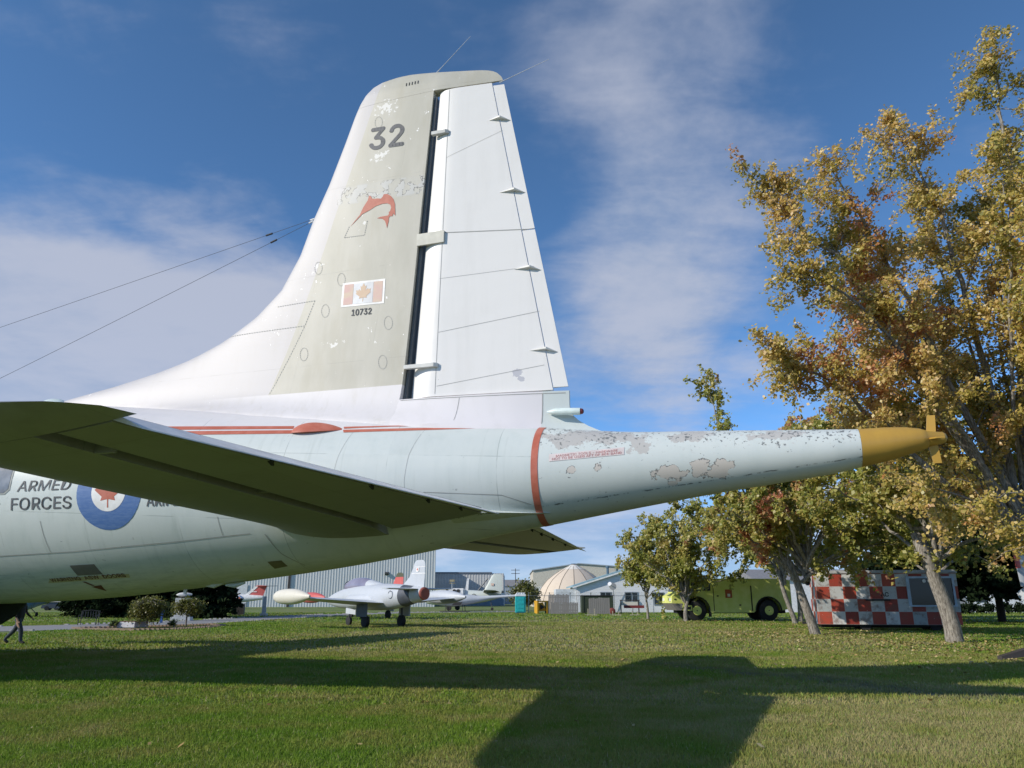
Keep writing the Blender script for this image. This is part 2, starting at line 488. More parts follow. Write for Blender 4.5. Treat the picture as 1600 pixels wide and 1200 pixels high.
def fin_mat(nb, co):
    x, y, z = nb.sep(co)
    white = streaks(nb, co, (.50, .482, .488), (.44, .42, .405), .4)
    white = nb.mix(nb.m('MULTIPLY', nb.ss(z, 5.36, 5.32), nb.ss(x, -6.5, -3.5)), white, streaks(nb, co, (.68, .655, .66), (.57, .55, .535), .45))
    bound = nb.m('ADD', nb.m('MULTIPLY', nb.m('SUBTRACT', z, 5.36), .289), -4.26)
    in1 = nb.m('MULTIPLY', nb.m('GREATER_THAN', x, bound), nb.m('GREATER_THAN', z, 5.335))
    b = nb.noise(nb.scale(co, (1, 1, .35)), 1.5, 6, .6)
    beige = nb.mix(nb.ss(b, .3, .7), (.425, .41, .345), (.505, .485, .42))
    beige = nb.mix(nb.m('MULTIPLY', nb.ss(nb.noise(nb.scale(co, (2, 2, .5)), 1.3, 4), .5, .75), .5), beige, (.40, .375, .29))
    led = nb.m('SUBTRACT', x, nb.m('ADD', nb.m('MULTIPLY', nb.m('SUBTRACT', z, 8.31), .345), -3.98))
    soft = nb.ss(nb.m('ADD', led, nb.m('MULTIPLY', nb.noise(co, 1.5, 4), .5)), .22, .5)
    up = nb.ss(z, 7.3, 7.7)
    f = nb.m('MULTIPLY', in1, nb.m('MAXIMUM', nb.m('SUBTRACT', 1., up), soft))
    c = nb.mix(f, white, beige)
    # flaked paint: bright specks and pale patches
    pt = ellipses(nb, x, z, [(-2.95, 6.27, .34, .16), (-3.55, 8.0, .1, .1), (-2.5, 8.75, .1, .1), (-2.2, 11.35, .45, .4), (-2.6, 7.2, .25, .3), (-2.3, 10.2, .4, .25)], 1.5, 12, co)
    c = nb.mix(nb.m('MULTIPLY', nb.ss(pt, .72, .78), .7), c, (.80, .79, .77))
    sp = nb.m('ADD', nb.noise(nb.scale(co, (1, 1, .7)), 13, 4, .55), nb.m('MULTIPLY', nb.ss(nb.noise(co, 1.1, 3), .52, .7), .1))
    c = nb.mix(nb.ss(sp, .73, .745), c, (.84, .83, .81))
    # band of lifted grey paint across the emblem
    bz = nb.m('SUBTRACT', z, nb.m('ADD', 9.42, nb.m('MULTIPLY', nb.m('ADD', x, 2.4), -.03)))
    band = nb.m('MULTIPLY', nb.ss(nb.m('ABSOLUTE', bz), .23, .17), nb.m('MULTIPLY', nb.ss(x, -3.25, -3.1), 1.))
    fl = nb.noise(co, 5.5, 3, .5)
    c = nb.mix(nb.m('MULTIPLY', band, nb.ss(fl, .5, .53, .2, .85)), c, (.50, .50, .485))
    ln = nb.m('MULTIPLY', band, nb.m('MULTIPLY', nb.ss(nb.m('ABSOLUTE', nb.m('SUBTRACT', fl, .52)), .022, .008), nb.ss(nb.noise(co, 7, 2), .42, .5)))
    c = nb.mix(nb.m('MULTIPLY', ln, .9), c, (.10, .10, .095))
    # grime along the bottom
    gr = nb.m('MULTIPLY', nb.ss(z, 5.5, 5.15), nb.ss(nb.noise(nb.scale(co, (3, 3, .5)), 2, 5), .5, .75, 0, .2))
    c = nb.mix(gr, c, (.42, .39, .30))
    seam = nb.m('MAXIMUM', nb.m('MULTIPLY', lines(nb, nb.m('SUBTRACT', x, nb.m('MULTIPLY', z, .11)), 1.55, .011, .33), in1), lines(nb, z, 1.9, .010, .41))
    c = nb.mix(nb.m('MULTIPLY', seam, nb.ss(nb.noise(co, 3, 2), .42, .6, 0, .35)), c, (.30, .29, .26))
    return {'c': c, 'r': .5, 'h': nb.m('ADD', nb.m('MULTIPLY', fl, band), nb.m('MULTIPLY', seam, -.1)), 's': .2}
def rudder_mat(nb, co):
    c = streaks(nb, co, (.80, .78, .755), (.70, .68, .65), .5)
    x, y, z = nb.sep(co)
    pe = ellipses(nb, x, z, [(.6, 5.42, .14, .1), (.68, 5.3, .1, .07)], .6, 14, co)
    c = nb.mix(nb.m('MULTIPLY', nb.ss(pe, .3, .36), .8), c, (.45, .45, .50))
    sp = nb.ss(nb.noise(co, 15, 3, .5), .765, .775)
    c = nb.mix(sp, c, (.4, .4, .4))
    rib = nb.m('SINE', nb.m('MULTIPLY', nb.m('SUBTRACT', z, nb.m('MULTIPLY', x, .2)), 17.))
    return {'c': c, 'r': .42, 'h': nb.m('ADD', nb.m('MULTIPLY', rib, .12), nb.m('MULTIPLY', nb.noise(co, 1.6, 3), .6)), 's': .12}
M_fin = mat('stained_fin_paint', fn=fin_mat)
M_rud = mat('white_rudder_paint', fn=rudder_mat)

def half_grid(rows, halff):
    """rows: list of lists of (x, z); returns near and far skins closed round the edge"""
    mb = MB()
    nr, nc = len(rows), len(rows[0])
    near = [[(x, -halff(x, z), z) for x, z in r] for r in rows]
    far = [[(x, halff(x, z), z) for x, z in r] for r in rows]
    loops = [near[i] + far[i][::-1] for i in range(nr)]
    mb.rings(loops, cap=True)
    return mb
def cosd(n):      # denser near the leading edge
    return [1 - math.cos(math.pi / 2 * i / (n - 1)) for i in range(n)]
zs = [4.2 + i * .1 for i in range(73)] + [11.492]
rows = []
for z in zs:
    a, b = lin(z, LE), gapx(z)
    rows.append([(a + (b - a) * t, z) for t in cosd(46)])
fin = half_grid(rows, fin_half).build('fin', M_fin, argus, smooth=35)
tag(fin, 'tall beige-stained fin sweeping down into a long dorsal fillet')
# tip cap that runs over the rudder
rows = []
for z in [11.496 + (12.077 - 11.496) * math.sin(math.pi / 2 * i / 18) for i in range(19)]:
    a, b = lin(z, LE), lin(z, TE)
    rows.append([(a + (b - a) * t, z) for t in cosd(46)])
tipcap = half_grid(rows, fin_half).build('fin_tip', M_fin, argus, smooth=35)
# fairing below the rudder
rows = []
for z in [4.2 + i * .1 for i in range(9)] + [5.04]:
    te = 1.51 if z > 4.75 else 1.51 + (4.75 - z) ** 2 * 2.6
    rows.append([(-1.56 + (te + 1.56) * t, z) for t in [i / 30 for i in range(31)]])
def base_half(x, z):
    H = .11 + .13 * min(max((11.9 - z) / 6.8, 0), 1.2) ** 1.1
    H += .34 * math.exp(-max(z - interp(x, FUS, 1) + .1, 0) / .28) * max(0, min(1, (2.6 - x) / 2))
    te = 1.51 if z > 4.75 else 1.51 + (4.75 - z) ** 2 * 2.6
    return H * (.10 + .90 * (1 - (1 - min(1, max(te - x, 0) / (te - gapx(z)))) ** 2.2))
M_base = mat('fin_base_paint', fn=lambda nb, co: {'c': nb.mix(nb.m('GREATER_THAN', nb.sep(co)[0], 1.06), streaks(nb, co, (.74, .71, .72), (.63, .61, .595), .5), streaks(nb, co, (.61, .655, .635), (.47, .54, .53), .35)), 'r': .5})
finbase = half_grid(rows, base_half).build('fin_base', M_base, argus, smooth=35)
# dark spar face seen in the gap
mb = MB()
mb.rings([[(gapx(z) + .02, -.6 * fin_half(gapx(z), z), z), (gapx(z) + .06, -.6 * fin_half(gapx(z), z), z), (gapx(z) + .06, .6 * fin_half(gapx(z), z), z), (gapx(z) + .02, .6 * fin_half(gapx(z), z), z)] for z in [5.06 + i * .3 for i in range(22)]])
mb.build('rear_spar', mat('spar_grey', (.13, .135, .14), .6), fin)

RT = lambda z: lin(z, TE)
def tabx(z): return 1.24 + (z - 5.07) * (.08 - 1.24) / 6.41
def rud_half(x, z):
    a = gapx(z) + .10
    H = (.11 + .13 * min(max((11.9 - z) / 6.8, 0), 1.2) ** 1.1) * .93
    q = min((x - a) / .5, 1)
    nose = math.sqrt(max(1 - (1 - max(q, 0)) ** 2, 0))
    e = max(RT(z) - x, 0)
    return H * nose * min(1, .045 + e / (RT(z) - a) * 1.12)
rows = []
for i in range(44):
    t = i / 43
    z0 = 5.075 + t * (11.47 - 5.075)
    a, b = gapx(z0) + .10, tabx(z0) - .012
    r_ = []
    for s_ in cosd(30):
        x = a + (b - a) * s_
        r_.append((x, z0))
    rows.append(r_)
rudder = half_grid(rows, rud_half).build('rudder', M_rud, argus, smooth=35)
tag(rudder, 'clean white rudder hinged behind the fin')
for z0, z1 in ((5.12, 8.16), (8.185, 11.40)):
    rows = []
    for i in range(20):
        z = z0 + (z1 - z0) * i / 19
        rows.append([(tabx(z) + .004 + (RT(z) - tabx(z) - .004) * k / 8, z) for k in range(9)])
    half_grid(rows, lambda x, z: rud_half(x, z) * .93).build('trim_tab', M_rud, rudder, smooth=35)

# decals on a side surface --------------------------------------------
def drape(name, polys, surf, m, parent, off=.006, maxlen=.14, near=True):
    bm = bmesh.new()
    for poly in polys:
        vs = [bm.verts.new((p[0], 0, p[1])) for p in poly]
        for tri in tessellate_polygon([[Vector((p[0], p[1], 0)) for p in poly]]):
            try: bm.faces.new([vs[i] for i in tri])
            except ValueError: pass
    return drape_bm(name, bm, surf, m, parent, off, maxlen)
def drape_bm(name, bm, surf, m, parent, off, maxlen):
    for _ in range(6):
        es = [e for e in bm.edges if e.calc_length() > maxlen]
        if not es: break
        bmesh.ops.subdivide_edges(bm, edges=es, cuts=1)
        bmesh.ops.triangulate(bm, faces=[f for f in bm.faces if len(f.verts) > 3])
    for v in bm.verts:
        x, z = v.co.x, v.co.z
        v.co.y = -(surf(x, z) + off)
    me = bpy.data.meshes.new(name)
    bm.normal_update()
    for f in bm.faces:
        if f.normal.y > 0: f.normal_flip()
    bm.to_mesh(me); bm.free()
    me.materials.append(m)
    o = bpy.data.objects.new(name, me)
    COL.objects.link(o)
    o.parent = parent
    return o
try:
    import os
    FONT = bpy.data.fonts.load(os.path.join(bpy.utils.system_resource('DATAFILES'), 'fonts', 'Inter.woff2'))
except Exception:
    FONT = None
def text_bm(txt, size, bold=0., shear=0., sx=1., spacing=1.):
    cu = bpy.data.curves.new('t', 'FONT')
    if FONT: cu.font = FONT
    cu.body = txt; cu.size = size; cu.offset = bold; cu.shear = shear; cu.space_character = spacing
    ob = bpy.data.objects.new('t', cu)
    COL.objects.link(ob)
    dg = bpy.context.evaluated_depsgraph_get()
    me = bpy.data.meshes.new_from_object(ob.evaluated_get(dg))
    bm = bmesh.new(); bm.from_mesh(me)
    bpy.data.objects.remove(ob); bpy.data.curves.remove(cu); bpy.data.meshes.remove(me)
    for v in bm.verts:
        v.co.x *= sx
    bmesh.ops.triangulate(bm, faces=bm.faces[:])
    return bm
def side_text(name, txt, x0, z0, x1, h, surf, m, parent, bold=.0, shear=0., off=.007, slope=0., maxlen=.14, spacing=1.):
    """text from x0 to x1 standing on z0 with capital height h, on the near side"""
    bm = text_bm(txt, 1., 0., shear, 1., spacing)
    xa = min(v.co.x for v in bm.verts); xb = max(v.co.x for v in bm.verts)
    ya = min(v.co.y for v in bm.verts); yb = max(v.co.y for v in bm.verts)
    for v in bm.verts:
        u = (v.co.x - xa) / (xb - xa); w = (v.co.y - ya) / (yb - ya)
        v.co = (x0 + u * (x1 - x0), 0, z0 + w * h + slope * u * (x1 - x0))
    if bold:       # heavier strokes: the same glyphs laid over each other, slightly shifted
        base = bm.copy()
        src = bpy.data.meshes.new('t'); base.to_mesh(src); base.free()
        for sx_, sz_ in ((bold, 0), (-bold, 0), (0, bold), (0, -bold)):
            k0 = len(bm.verts)
            bm.from_mesh(src)
            bm.verts.ensure_lookup_table()
            for v in bm.verts[k0:]:
                v.co.x += sx_ * h; v.co.z += sz_ * h
        bpy.data.meshes.remove(src)
    return drape_bm(name, bm, surf, m, parent, off, maxlen)
def ring_poly(cx, cz, rx, rz, w, n=28, rot=0.):
    """a thin oval ring as quads"""
    out = []
    P = lambda r, a: (cx + (rx + r) * math.cos(a) - rot * (rz + r) * math.sin(a), cz + (rz + r) * math.sin(a))
    for k in range(n):
        a, b = 2 * math.pi * k / n, 2 * math.pi * (k + .72) / n
        out.append([P(0, a), P(w, a), P(w, b), P(0, b)])
    return out
def disc(cx, cz, r, n=40): return [(cx + r * math.cos(2 * math.pi * k / n), cz + r * math.sin(2 * math.pi * k / n)) for k in range(n)]
def strip(p, q, w):
    d_ = Vector((q[0] - p[0], q[1] - p[1])).normalized(); n_ = Vector((-d_.y, d_.x)) * w / 2
    return [(p[0] + n_.x, p[1] + n_.y), (q[0] + n_.x, q[1] + n_.y), (q[0] - n_.x, q[1] - n_.y), (p[0] - n_.x, p[1] - n_.y)]
LEAF = [(0, -.5), (.02, -.5), (.02, -.27), (.24, -.31), (.2, -.2), (.46, .0), (.4, .04), (.45, .2), (.29, .17), (.26, .25), (.13, .12), (.19, .41), (.1, .36), (0, .56),
        (-.1, .36), (-.19, .41), (-.13, .12), (-.26, .25), (-.29, .17), (-.45, .2), (-.4, .04), (-.46, 0), (-.2, -.2), (-.24, -.31), (-.02, -.27), (-.02, -.5)]
def leaf(cx, cz, s): return [(cx + a * s, cz + b * s) for a, b in LEAF]

tag(side_text('tail_number', '32', -2.52, 10.40, -1.76, .50, fin_half, M_dark, fin, .035, slope=-.06), 'large dark grey number 32')
marlin = [(-2.84, 8.71), (-2.63, 8.94), (-2.56, 9.1), (-2.47, 9.24), (-2.45, 9.34), (-2.4, 9.31), (-2.38, 9.26), (-2.31, 9.24), (-2.26, 9.24), (-2.18, 9.22), (-2.14, 9.26), (-2.12, 9.31), (-2.04, 9.3), (-1.96, 9.24), (-1.9, 9.16), (-1.86, 9.04), (-1.85, 8.91), (-1.84, 8.79), (-1.87, 8.82), (-1.89, 8.85), (-1.9, 8.8), (-1.92, 8.79), (-1.95, 8.8), (-1.98, 8.77), (-1.98, 8.7), (-1.99, 8.65), (-2.01, 8.55), (-2.03, 8.63), (-2.06, 8.71), (-2.12, 8.77), (-2.24, 8.8), (-2.16, 8.82), (-2.07, 8.82), (-2.0, 8.82), (-1.98, 8.86), (-1.99, 8.89), (-1.96, 8.91), (-1.94, 8.98), (-1.96, 9.05), (-2.03, 9.09), (-2.14, 9.1), (-2.29, 9.07), (-2.4, 9.01), (-2.57, 8.95)]
tag(drape('swordfish_emblem', [marlin], fin_half, mat('emblem_red', fn=lambda nb, co: {'c': nb.mix(nb.ss(nb.noise(co, 6, 5, .6), .4, .7), (.40, .075, .035), (.47, .12, .07)), 'r': .5}), fin), 'red swordfish emblem with flaked back')
# faded flag in a white border
def fq(u0, v0, u1, v1):
    return [(-2.91 + .925 * u, 7.01 + .505 * v - .03 * u) for u, v in ((u0, v0), (u1, v0), (u1, v1), (u0, v1))]
flag = drape('flag_panel', [fq(0, 0, 1, 1)], fin_half, M_whitep, fin, .005)
M_pink = mat('sun_bleached_red', fn=lambda nb, co: {'c': nb.mix(nb.ss(nb.noise(nb.scale(co, (1, 1, 2)), 2.5, 4), .4, .65), (.62, .40, .36), (.62, .48, .36)), 'r': .55})
M_palegrey = mat('bleached_white', (.66, .67, .69), .5)
drape('flag_white_field', [fq(.28, .08, .73, .92)], fin_half, M_palegrey, flag, .008)
drape('flag_bar', [fq(.05, .08, .27, .92)], fin_half, M_pink, flag, .008)
drape('flag_bar', [fq(.74, .08, .95, .92)], fin_half, M_pink, flag, .008)
M_leafo = mat('bleached_leaf', fn=lambda nb, co: {'c': nb.mix(nb.noise(co, 9, 3), (.60, .40, .28), (.62, .48, .32)), 'r': .55})
drape('flag_leaf', [leaf(-2.44, 7.25, .36)], fin_half, M_leafo, flag, .011)
tag(side_text('serial_number', '10732', -2.66, 6.805, -2.24, .125, fin_half, M_dark, fin, .04, slope=-.03), 'small dark stencilled number 10732')
# seams, access panels, louvres
for cx, cz in ((-3.5, 7.93), (-2.95, 7.6), (-3.25, 6.98), (-1.87, 6.57), (-1.93, 5.8), (-3.62, 6.12), (-2.35, 11.02)):
    tag(drape('access_panel', ring_poly(cx, cz, .08, .13, .009, 20, .12), fin_half, M_seam, fin, .005), None, None, None, 'stuff')
dash = []
def dashes(p, q, n=26, w=.014):
    for k in range(n):
        a, b = k / n, (k + .6) / n
        dash.append(strip((p[0] + (q[0] - p[0]) * a, p[1] + (q[1] - p[1]) * a), (p[0] + (q[0] - p[0]) * b, p[1] + (q[1] - p[1]) * b), w))
dashes((-3.51, 7.23), (-4.4, 7.22), 16); dashes((-3.51, 7.23), (-3.68, 6.72), 10); dashes((-3.68, 6.72), (-5.5, 6.72), 30); dashes((-4.24, 5.36), (-3.68, 6.72), 26, .01); dashes((-2.95, 8.5), (-2.85, 8.74), 6); dashes((-2.95, 8.5), (-2.5, 8.48), 10); dashes((-2.5, 8.48), (-2.45, 8.8), 7)
tag(drape('rivet_lines', dash, fin_half, M_seam, fin, .005), None, None, None, 'stuff')
drape('vent_slot', [strip((-1.76 + .065 * k, 11.83), (-1.76 + .065 * k, 11.75), .022) for k in range(5)], fin_half, M_black, tipcap, .006)
drape('panel_seams', [strip(a, b, w) for a, b, w in (((-.84, 8.28), (.72, 8.18), .016), ((-.87, 7.34), (.90, 7.42), .005), ((-.86, 6.28), (1.0, 6.54), .006), ((-.86, 5.26), (1.08, 5.53), .006), ((-.82, 9.9), (.3, 10.35), .005), ((-.80, 11.45), (-.885, 5.12), .008))], rud_half, M_seam, rudder, .004)
drape('fairing_seams', [strip(a, b, w) for a, b, w in (((-1.5, 5.02), (1.45, 5.0), .012), ((1.06, 5.0), (1.06, 4.45), .014), ((-.4, 5.0), (-.42, 4.55), .008))], base_half, M_seam, finbase, .004)
# hinge brackets and tab hinge fairings
def wedge(name, m, parent, x0, xm, x1, z, hgt, prot, surf):
    """small streamlined hinge fairing standing out from the near skin"""
    mb = MB()
    s0, s1 = -surf(x0, z) + .01, -surf(x1, z) + .01
    sm = -surf(xm, z) + .01
    pts = [(x0, s0, z), (xm, sm - prot, z + hgt * .6), (xm, sm - prot, z - hgt * .2), (xm, sm, z + hgt), (xm, sm, z - hgt * .5), (x1, s1, z - .07)]
    mb.add(pts, [(0, 2, 1), (0, 1, 3), (0, 4, 2), (5, 1, 2), (5, 3, 1), (5, 2, 4), (0, 3, 5, 4)])
    return mb.build(name, m, parent)
M_hinge = mat('weathered_white_metal', (.60, .60, .57), .45)
for xa, z in ((-.01, 10.58), (.21, 8.97), (.49, 7.36), (.78, 5.78)):
    wedge('tab_hinge', M_hinge, rudder, xa, tabx(z) + .02, tabx(z) + .24, z + .03, .045, .10, rud_half)
for x0, x1, z in ((-1.13, -.78, 10.47), (-1.48, -.84, 5.65)):
    mb = MB()
    y = -fin_half(gapx(z), z)
    mb.prism([(x0, y + .02), (x0, y - .05), (x1 - .06, y - .05), (x1, y - .01), (x1, y + .05)], 'z', z - .035, z + .035)
    mb.build('hinge_bracket', M_hinge, fin)
mb = MB(); y = -fin_half(gapx(8.2), 8.2)
mb.prism([(-1.36, y - .012), (-.80, y - .03), (-.80, y + .03), (-1.36, y + .03)], 'z', 8.07, 8.31)
mb.build('hinge_cover', mat('hinge_cover_paint', (.58, .565, .49), .5), fin)
# tail light tube on the fairing
mb = MB(); mb.tube([(1.15, -.16, 4.66), (1.3, -.19, 4.645), (1.72, -.15, 4.63)], [.012, .06, .06], 14)
tl = mb.build('tail_light', mat('light_tube_mint', (.62, .72, .70), .4), finbase, smooth=True)
mb = MB(); mb.tube([(1.72, -.15, 4.63), (1.76, -.15, 4.63), (1.78, -.15, 4.63)], [.05, .045, .02], 12)
mb.build('lens', mat('dull_red_lens', (.18, .03, .03), .25), tl)

# --- markings on the fuselage -----------------------------------------
st = [[(-6.3, 4.655), (-6.3, 4.575), (-3.24, 4.485), (-3.26, 4.55)], [(-6.2, 4.535), (-6.2, 4.455), (-3.16, 4.38), (-3.2, 4.455)],
      [(-2.34, 4.50), (-2.31, 4.455), (-1.5, 4.475), (-.75, 4.475), (-1.2, 4.50)], [(-2.31, 4.43), (-2.27, 4.37), (-1.02, 4.37), (.0, 4.375), (-.9, 4.425)],
      [(-14, 4.93), (-14, 4.85), (-6.3, 4.575), (-6.3, 4.655)], [(-14, 4.81), (-14, 4.73), (-6.2, 4.455), (-6.2, 4.535)]]
tag(drape('cheat_line', st, fus_y, M_red, fuselage, .006), 'twin red lines along the fuselage side')
seams = []
def seam_path(pts, w):
    for p_, q_ in zip(pts, pts[1:]): seams.append(strip(p_, q_, w))
seam_path([(-8.95, 2.36), (-7.2, 2.42), (-5.2, 2.55), (-3.75, 2.67)], .012)
seam_path([(-7.75, 2.95), (-7.72, 2.7), (-7.68, 2.42)], .010)
seam_path([(-4.28, 2.95), (-4.25, 2.64)], .010)
seam_path([(-3.5, 2.66), (-3.35, 2.35), (-3.05, 2.12)], .016)
seam_path([(-.86, 4.37), (-.98, 3.9), (-1.02, 3.45), (-1.0, 3.1)], .005)
seam_path([(-2.1, 4.37), (-2.2, 3.9), (-2.25, 3.4)], .004)
seam_path([(-.7, 3.27), (.55, 3.2), (1.0, 3.05)], .009)
tag(drape('panel_seams', seams, fus_y, M_seam, fuselage, .004), None, None, None, 'stuff')
rd = drape('roundel', [disc(-6.33, 3.42, .655)], fus_y, M_blue, fuselage, .005)
drape('roundel_disc', [disc(-6.33, 3.42, .345)], fus_y, M_whitep, rd, .008)
drape('roundel_leaf', [leaf(-6.33, 3.45, .62)], fus_y, M_red, rd, .011)
side_text('lettering', 'ARMED', -8.28, 3.475, -7.13, .185, fus_y, M_dark, fuselage, .014, .12)
side_text('lettering', 'FORCES', -8.38, 3.145, -7.08, .215, fus_y, M_dark, fuselage, .014)
side_text('lettering', 'ARMÉES', -5.57, 3.14, -4.7, .24, fus_y, M_dark, fuselage, .014)
side_text('lettering', 'CANADIAN', -10.4, 3.145, -8.75, .215, fus_y, M_dark, fuselage, .014)
rw = [(-8.98 + .5 * u, 3.76 + .3 * v) for u, v in ((-.8, -1), (.8, -1), (1, -.75), (1, .75), (.8, 1), (-.8, 1), (-1, .75), (-1, -.75))]
w_ = drape('window', [[(a * 1.0 + (a + 8.98) * .08, b + (b - 3.76) * .1) for a, b in rw]], fus_y, mat('window_gasket', (.3, .32, .31), .6), fuselage, .005)
drape('window_pane', [rw], fus_y, M_glass_dark, w_, .009)
wp = drape('warning_panel', [[(-8.16, 1.895), (-6.40, 1.985), (-6.36, 2.045), (-8.04, 1.97)]], fus_y, mat('yellowed_paint', (.46, .43, .26), .6), fuselage, .005, .08)
side_text('warning_text', 'WARNING  ASW  DOORS', -8.05, 1.915, -6.45, .055, fus_y, mat('brown_red_lettering', (.13, .04, .03), .6), wp, .05, 0, .009, .051, .08)
drape('warning_arrow', [[(-7.36, 1.83), (-7.20, 1.755), (-7.12, 1.86)], [(-7.42, 1.915), (-7.36, 1.92), (-7.26, 1.85), (-7.32, 1.845)]], fus_y, MATS['brown_red_lettering'], wp, .009, .06)
M_patch = mat('primer_patch', (.16, .15, .14), .7)
drape('primer_patch', [[(-7.42, 2.19), (-6.9, 2.21), (-6.87, 2.04), (-7.40, 2.02)]], fus_y, M_patch, fuselage, .005, .08)
drape('primer_patch', [[(-3.69, 2.23), (-3.43, 2.25), (-3.41, 2.16), (-3.68, 2.12)]], fus_y, mat('olive_patch', (.17, .15, .08), .7), fuselage, .005, .08)
drape('red_dot', [disc(-8.78, 3.33, .035, 16)], fus_y, M_red, fuselage, .007)
sg = drape('warning_sign', [[(1.33, 3.70), (2.5, 3.775), (2.5, 3.90), (1.33, 3.82)]], fus_y, mat('pale_pink_sign', (.68, .60, .585), .5), boom, .006, .08)
M_sred = mat('sign_red_lettering', (.50, .19, .17), .6)
side_text('sign_text', 'MAGNETIC TOOLS - HARDWARE', 1.44, 3.768, 2.40, .038, fus_y, M_sred, sg, 0, 0, .010, .066, .08)
side_text('sign_text', 'NOT TO BE USED AFT OF RED BAND', 1.38, 3.718, 2.46, .038, fus_y, M_sred, sg, 0, 0, .010, .066, .08)
# blister fairing on the stripe
mb = MB(); rg = []
for i in range(21):
    t = i / 20; x = -3.24 + t * .94
    p = math.sin(math.pi * t ** .6) ** .75 if 0 < t < 1 else 0.02
    zc = 4.40 + .03 * t
    rg.append([(x, -fus_y(x, min(zc + .14 * p * max(math.cos(a), -.1), 4.85)) + .02 - .12 * p * max(math.sin(a), 0), zc + .2 * p * max(math.cos(a), -.12)) for a in [math.pi * k / 12 for k in range(13)]])
mb.rings(rg, cap=True)
bl = mb.build('blister_fairing', M_red, fuselage, smooth=60)
tag(bl, 'red teardrop blister on the stripe')

# --- tailplanes -----------------------------------------------------
NACA = lambda s: 5 * (.2969 * math.sqrt(max(s, 0)) - .126 * s - .3516 * s * s + .2843 * s ** 3 - .1036 * s ** 4)
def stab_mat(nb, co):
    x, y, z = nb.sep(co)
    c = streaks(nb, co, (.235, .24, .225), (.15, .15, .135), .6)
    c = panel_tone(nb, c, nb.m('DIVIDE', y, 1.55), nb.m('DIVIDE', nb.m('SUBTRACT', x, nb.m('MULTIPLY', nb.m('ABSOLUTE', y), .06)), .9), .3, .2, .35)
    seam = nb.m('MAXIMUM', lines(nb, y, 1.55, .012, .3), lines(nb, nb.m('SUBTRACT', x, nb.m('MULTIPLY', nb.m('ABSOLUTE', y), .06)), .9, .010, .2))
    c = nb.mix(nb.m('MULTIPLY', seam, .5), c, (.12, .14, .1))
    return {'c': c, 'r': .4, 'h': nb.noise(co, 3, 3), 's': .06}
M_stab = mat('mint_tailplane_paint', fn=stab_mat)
SLE = [(.6, -3.75), (1.2, -3.42), (4, -3.09), (6.5, -2.74), (7.8, -2.52), (8.2, -2.3), (8.45, -1.85), (8.56, -1.3)]
STE = [(.6, .66), (1.2, .60), (8.0, .03), (8.25, -.02), (8.45, -.25), (8.56, -.75)]
def hingex(y): return -1.40 + (y - .9) * .066
def section(y, s0, s1, sgn, n=16, nose=False, zoff=0., thick=.125):
    a, b = lin(y, SLE), lin(y, STE)
    c = b - a
    t = thick * c * (1 + .3 * math.exp(-max(y - .9, 0) / .5)) * (1 if y < 7.9 else max(.15, math.sqrt(max(0, 1 - ((y - 7.9) / .68) ** 2))))
    up, lo = [], []
    for i in range(n + 1):
        f = i / n
        s_ = s0 + (s1 - s0) * (f * f if (s0 == 0 or nose) else f)
        h = NACA(s_) * t
        if nose:
            r_ = .10 * (1 - 0)
            q = min((s_ - s0) * c / r_, 1)
            h *= math.sqrt(max(1 - (1 - q) ** 2, 0))
        x = a + s_ * c
        up.append((x, sgn * y, 2.93 + zoff + h)); lo.append((x, sgn * y, 2.93 + zoff - h))
    return up + lo[::-1]
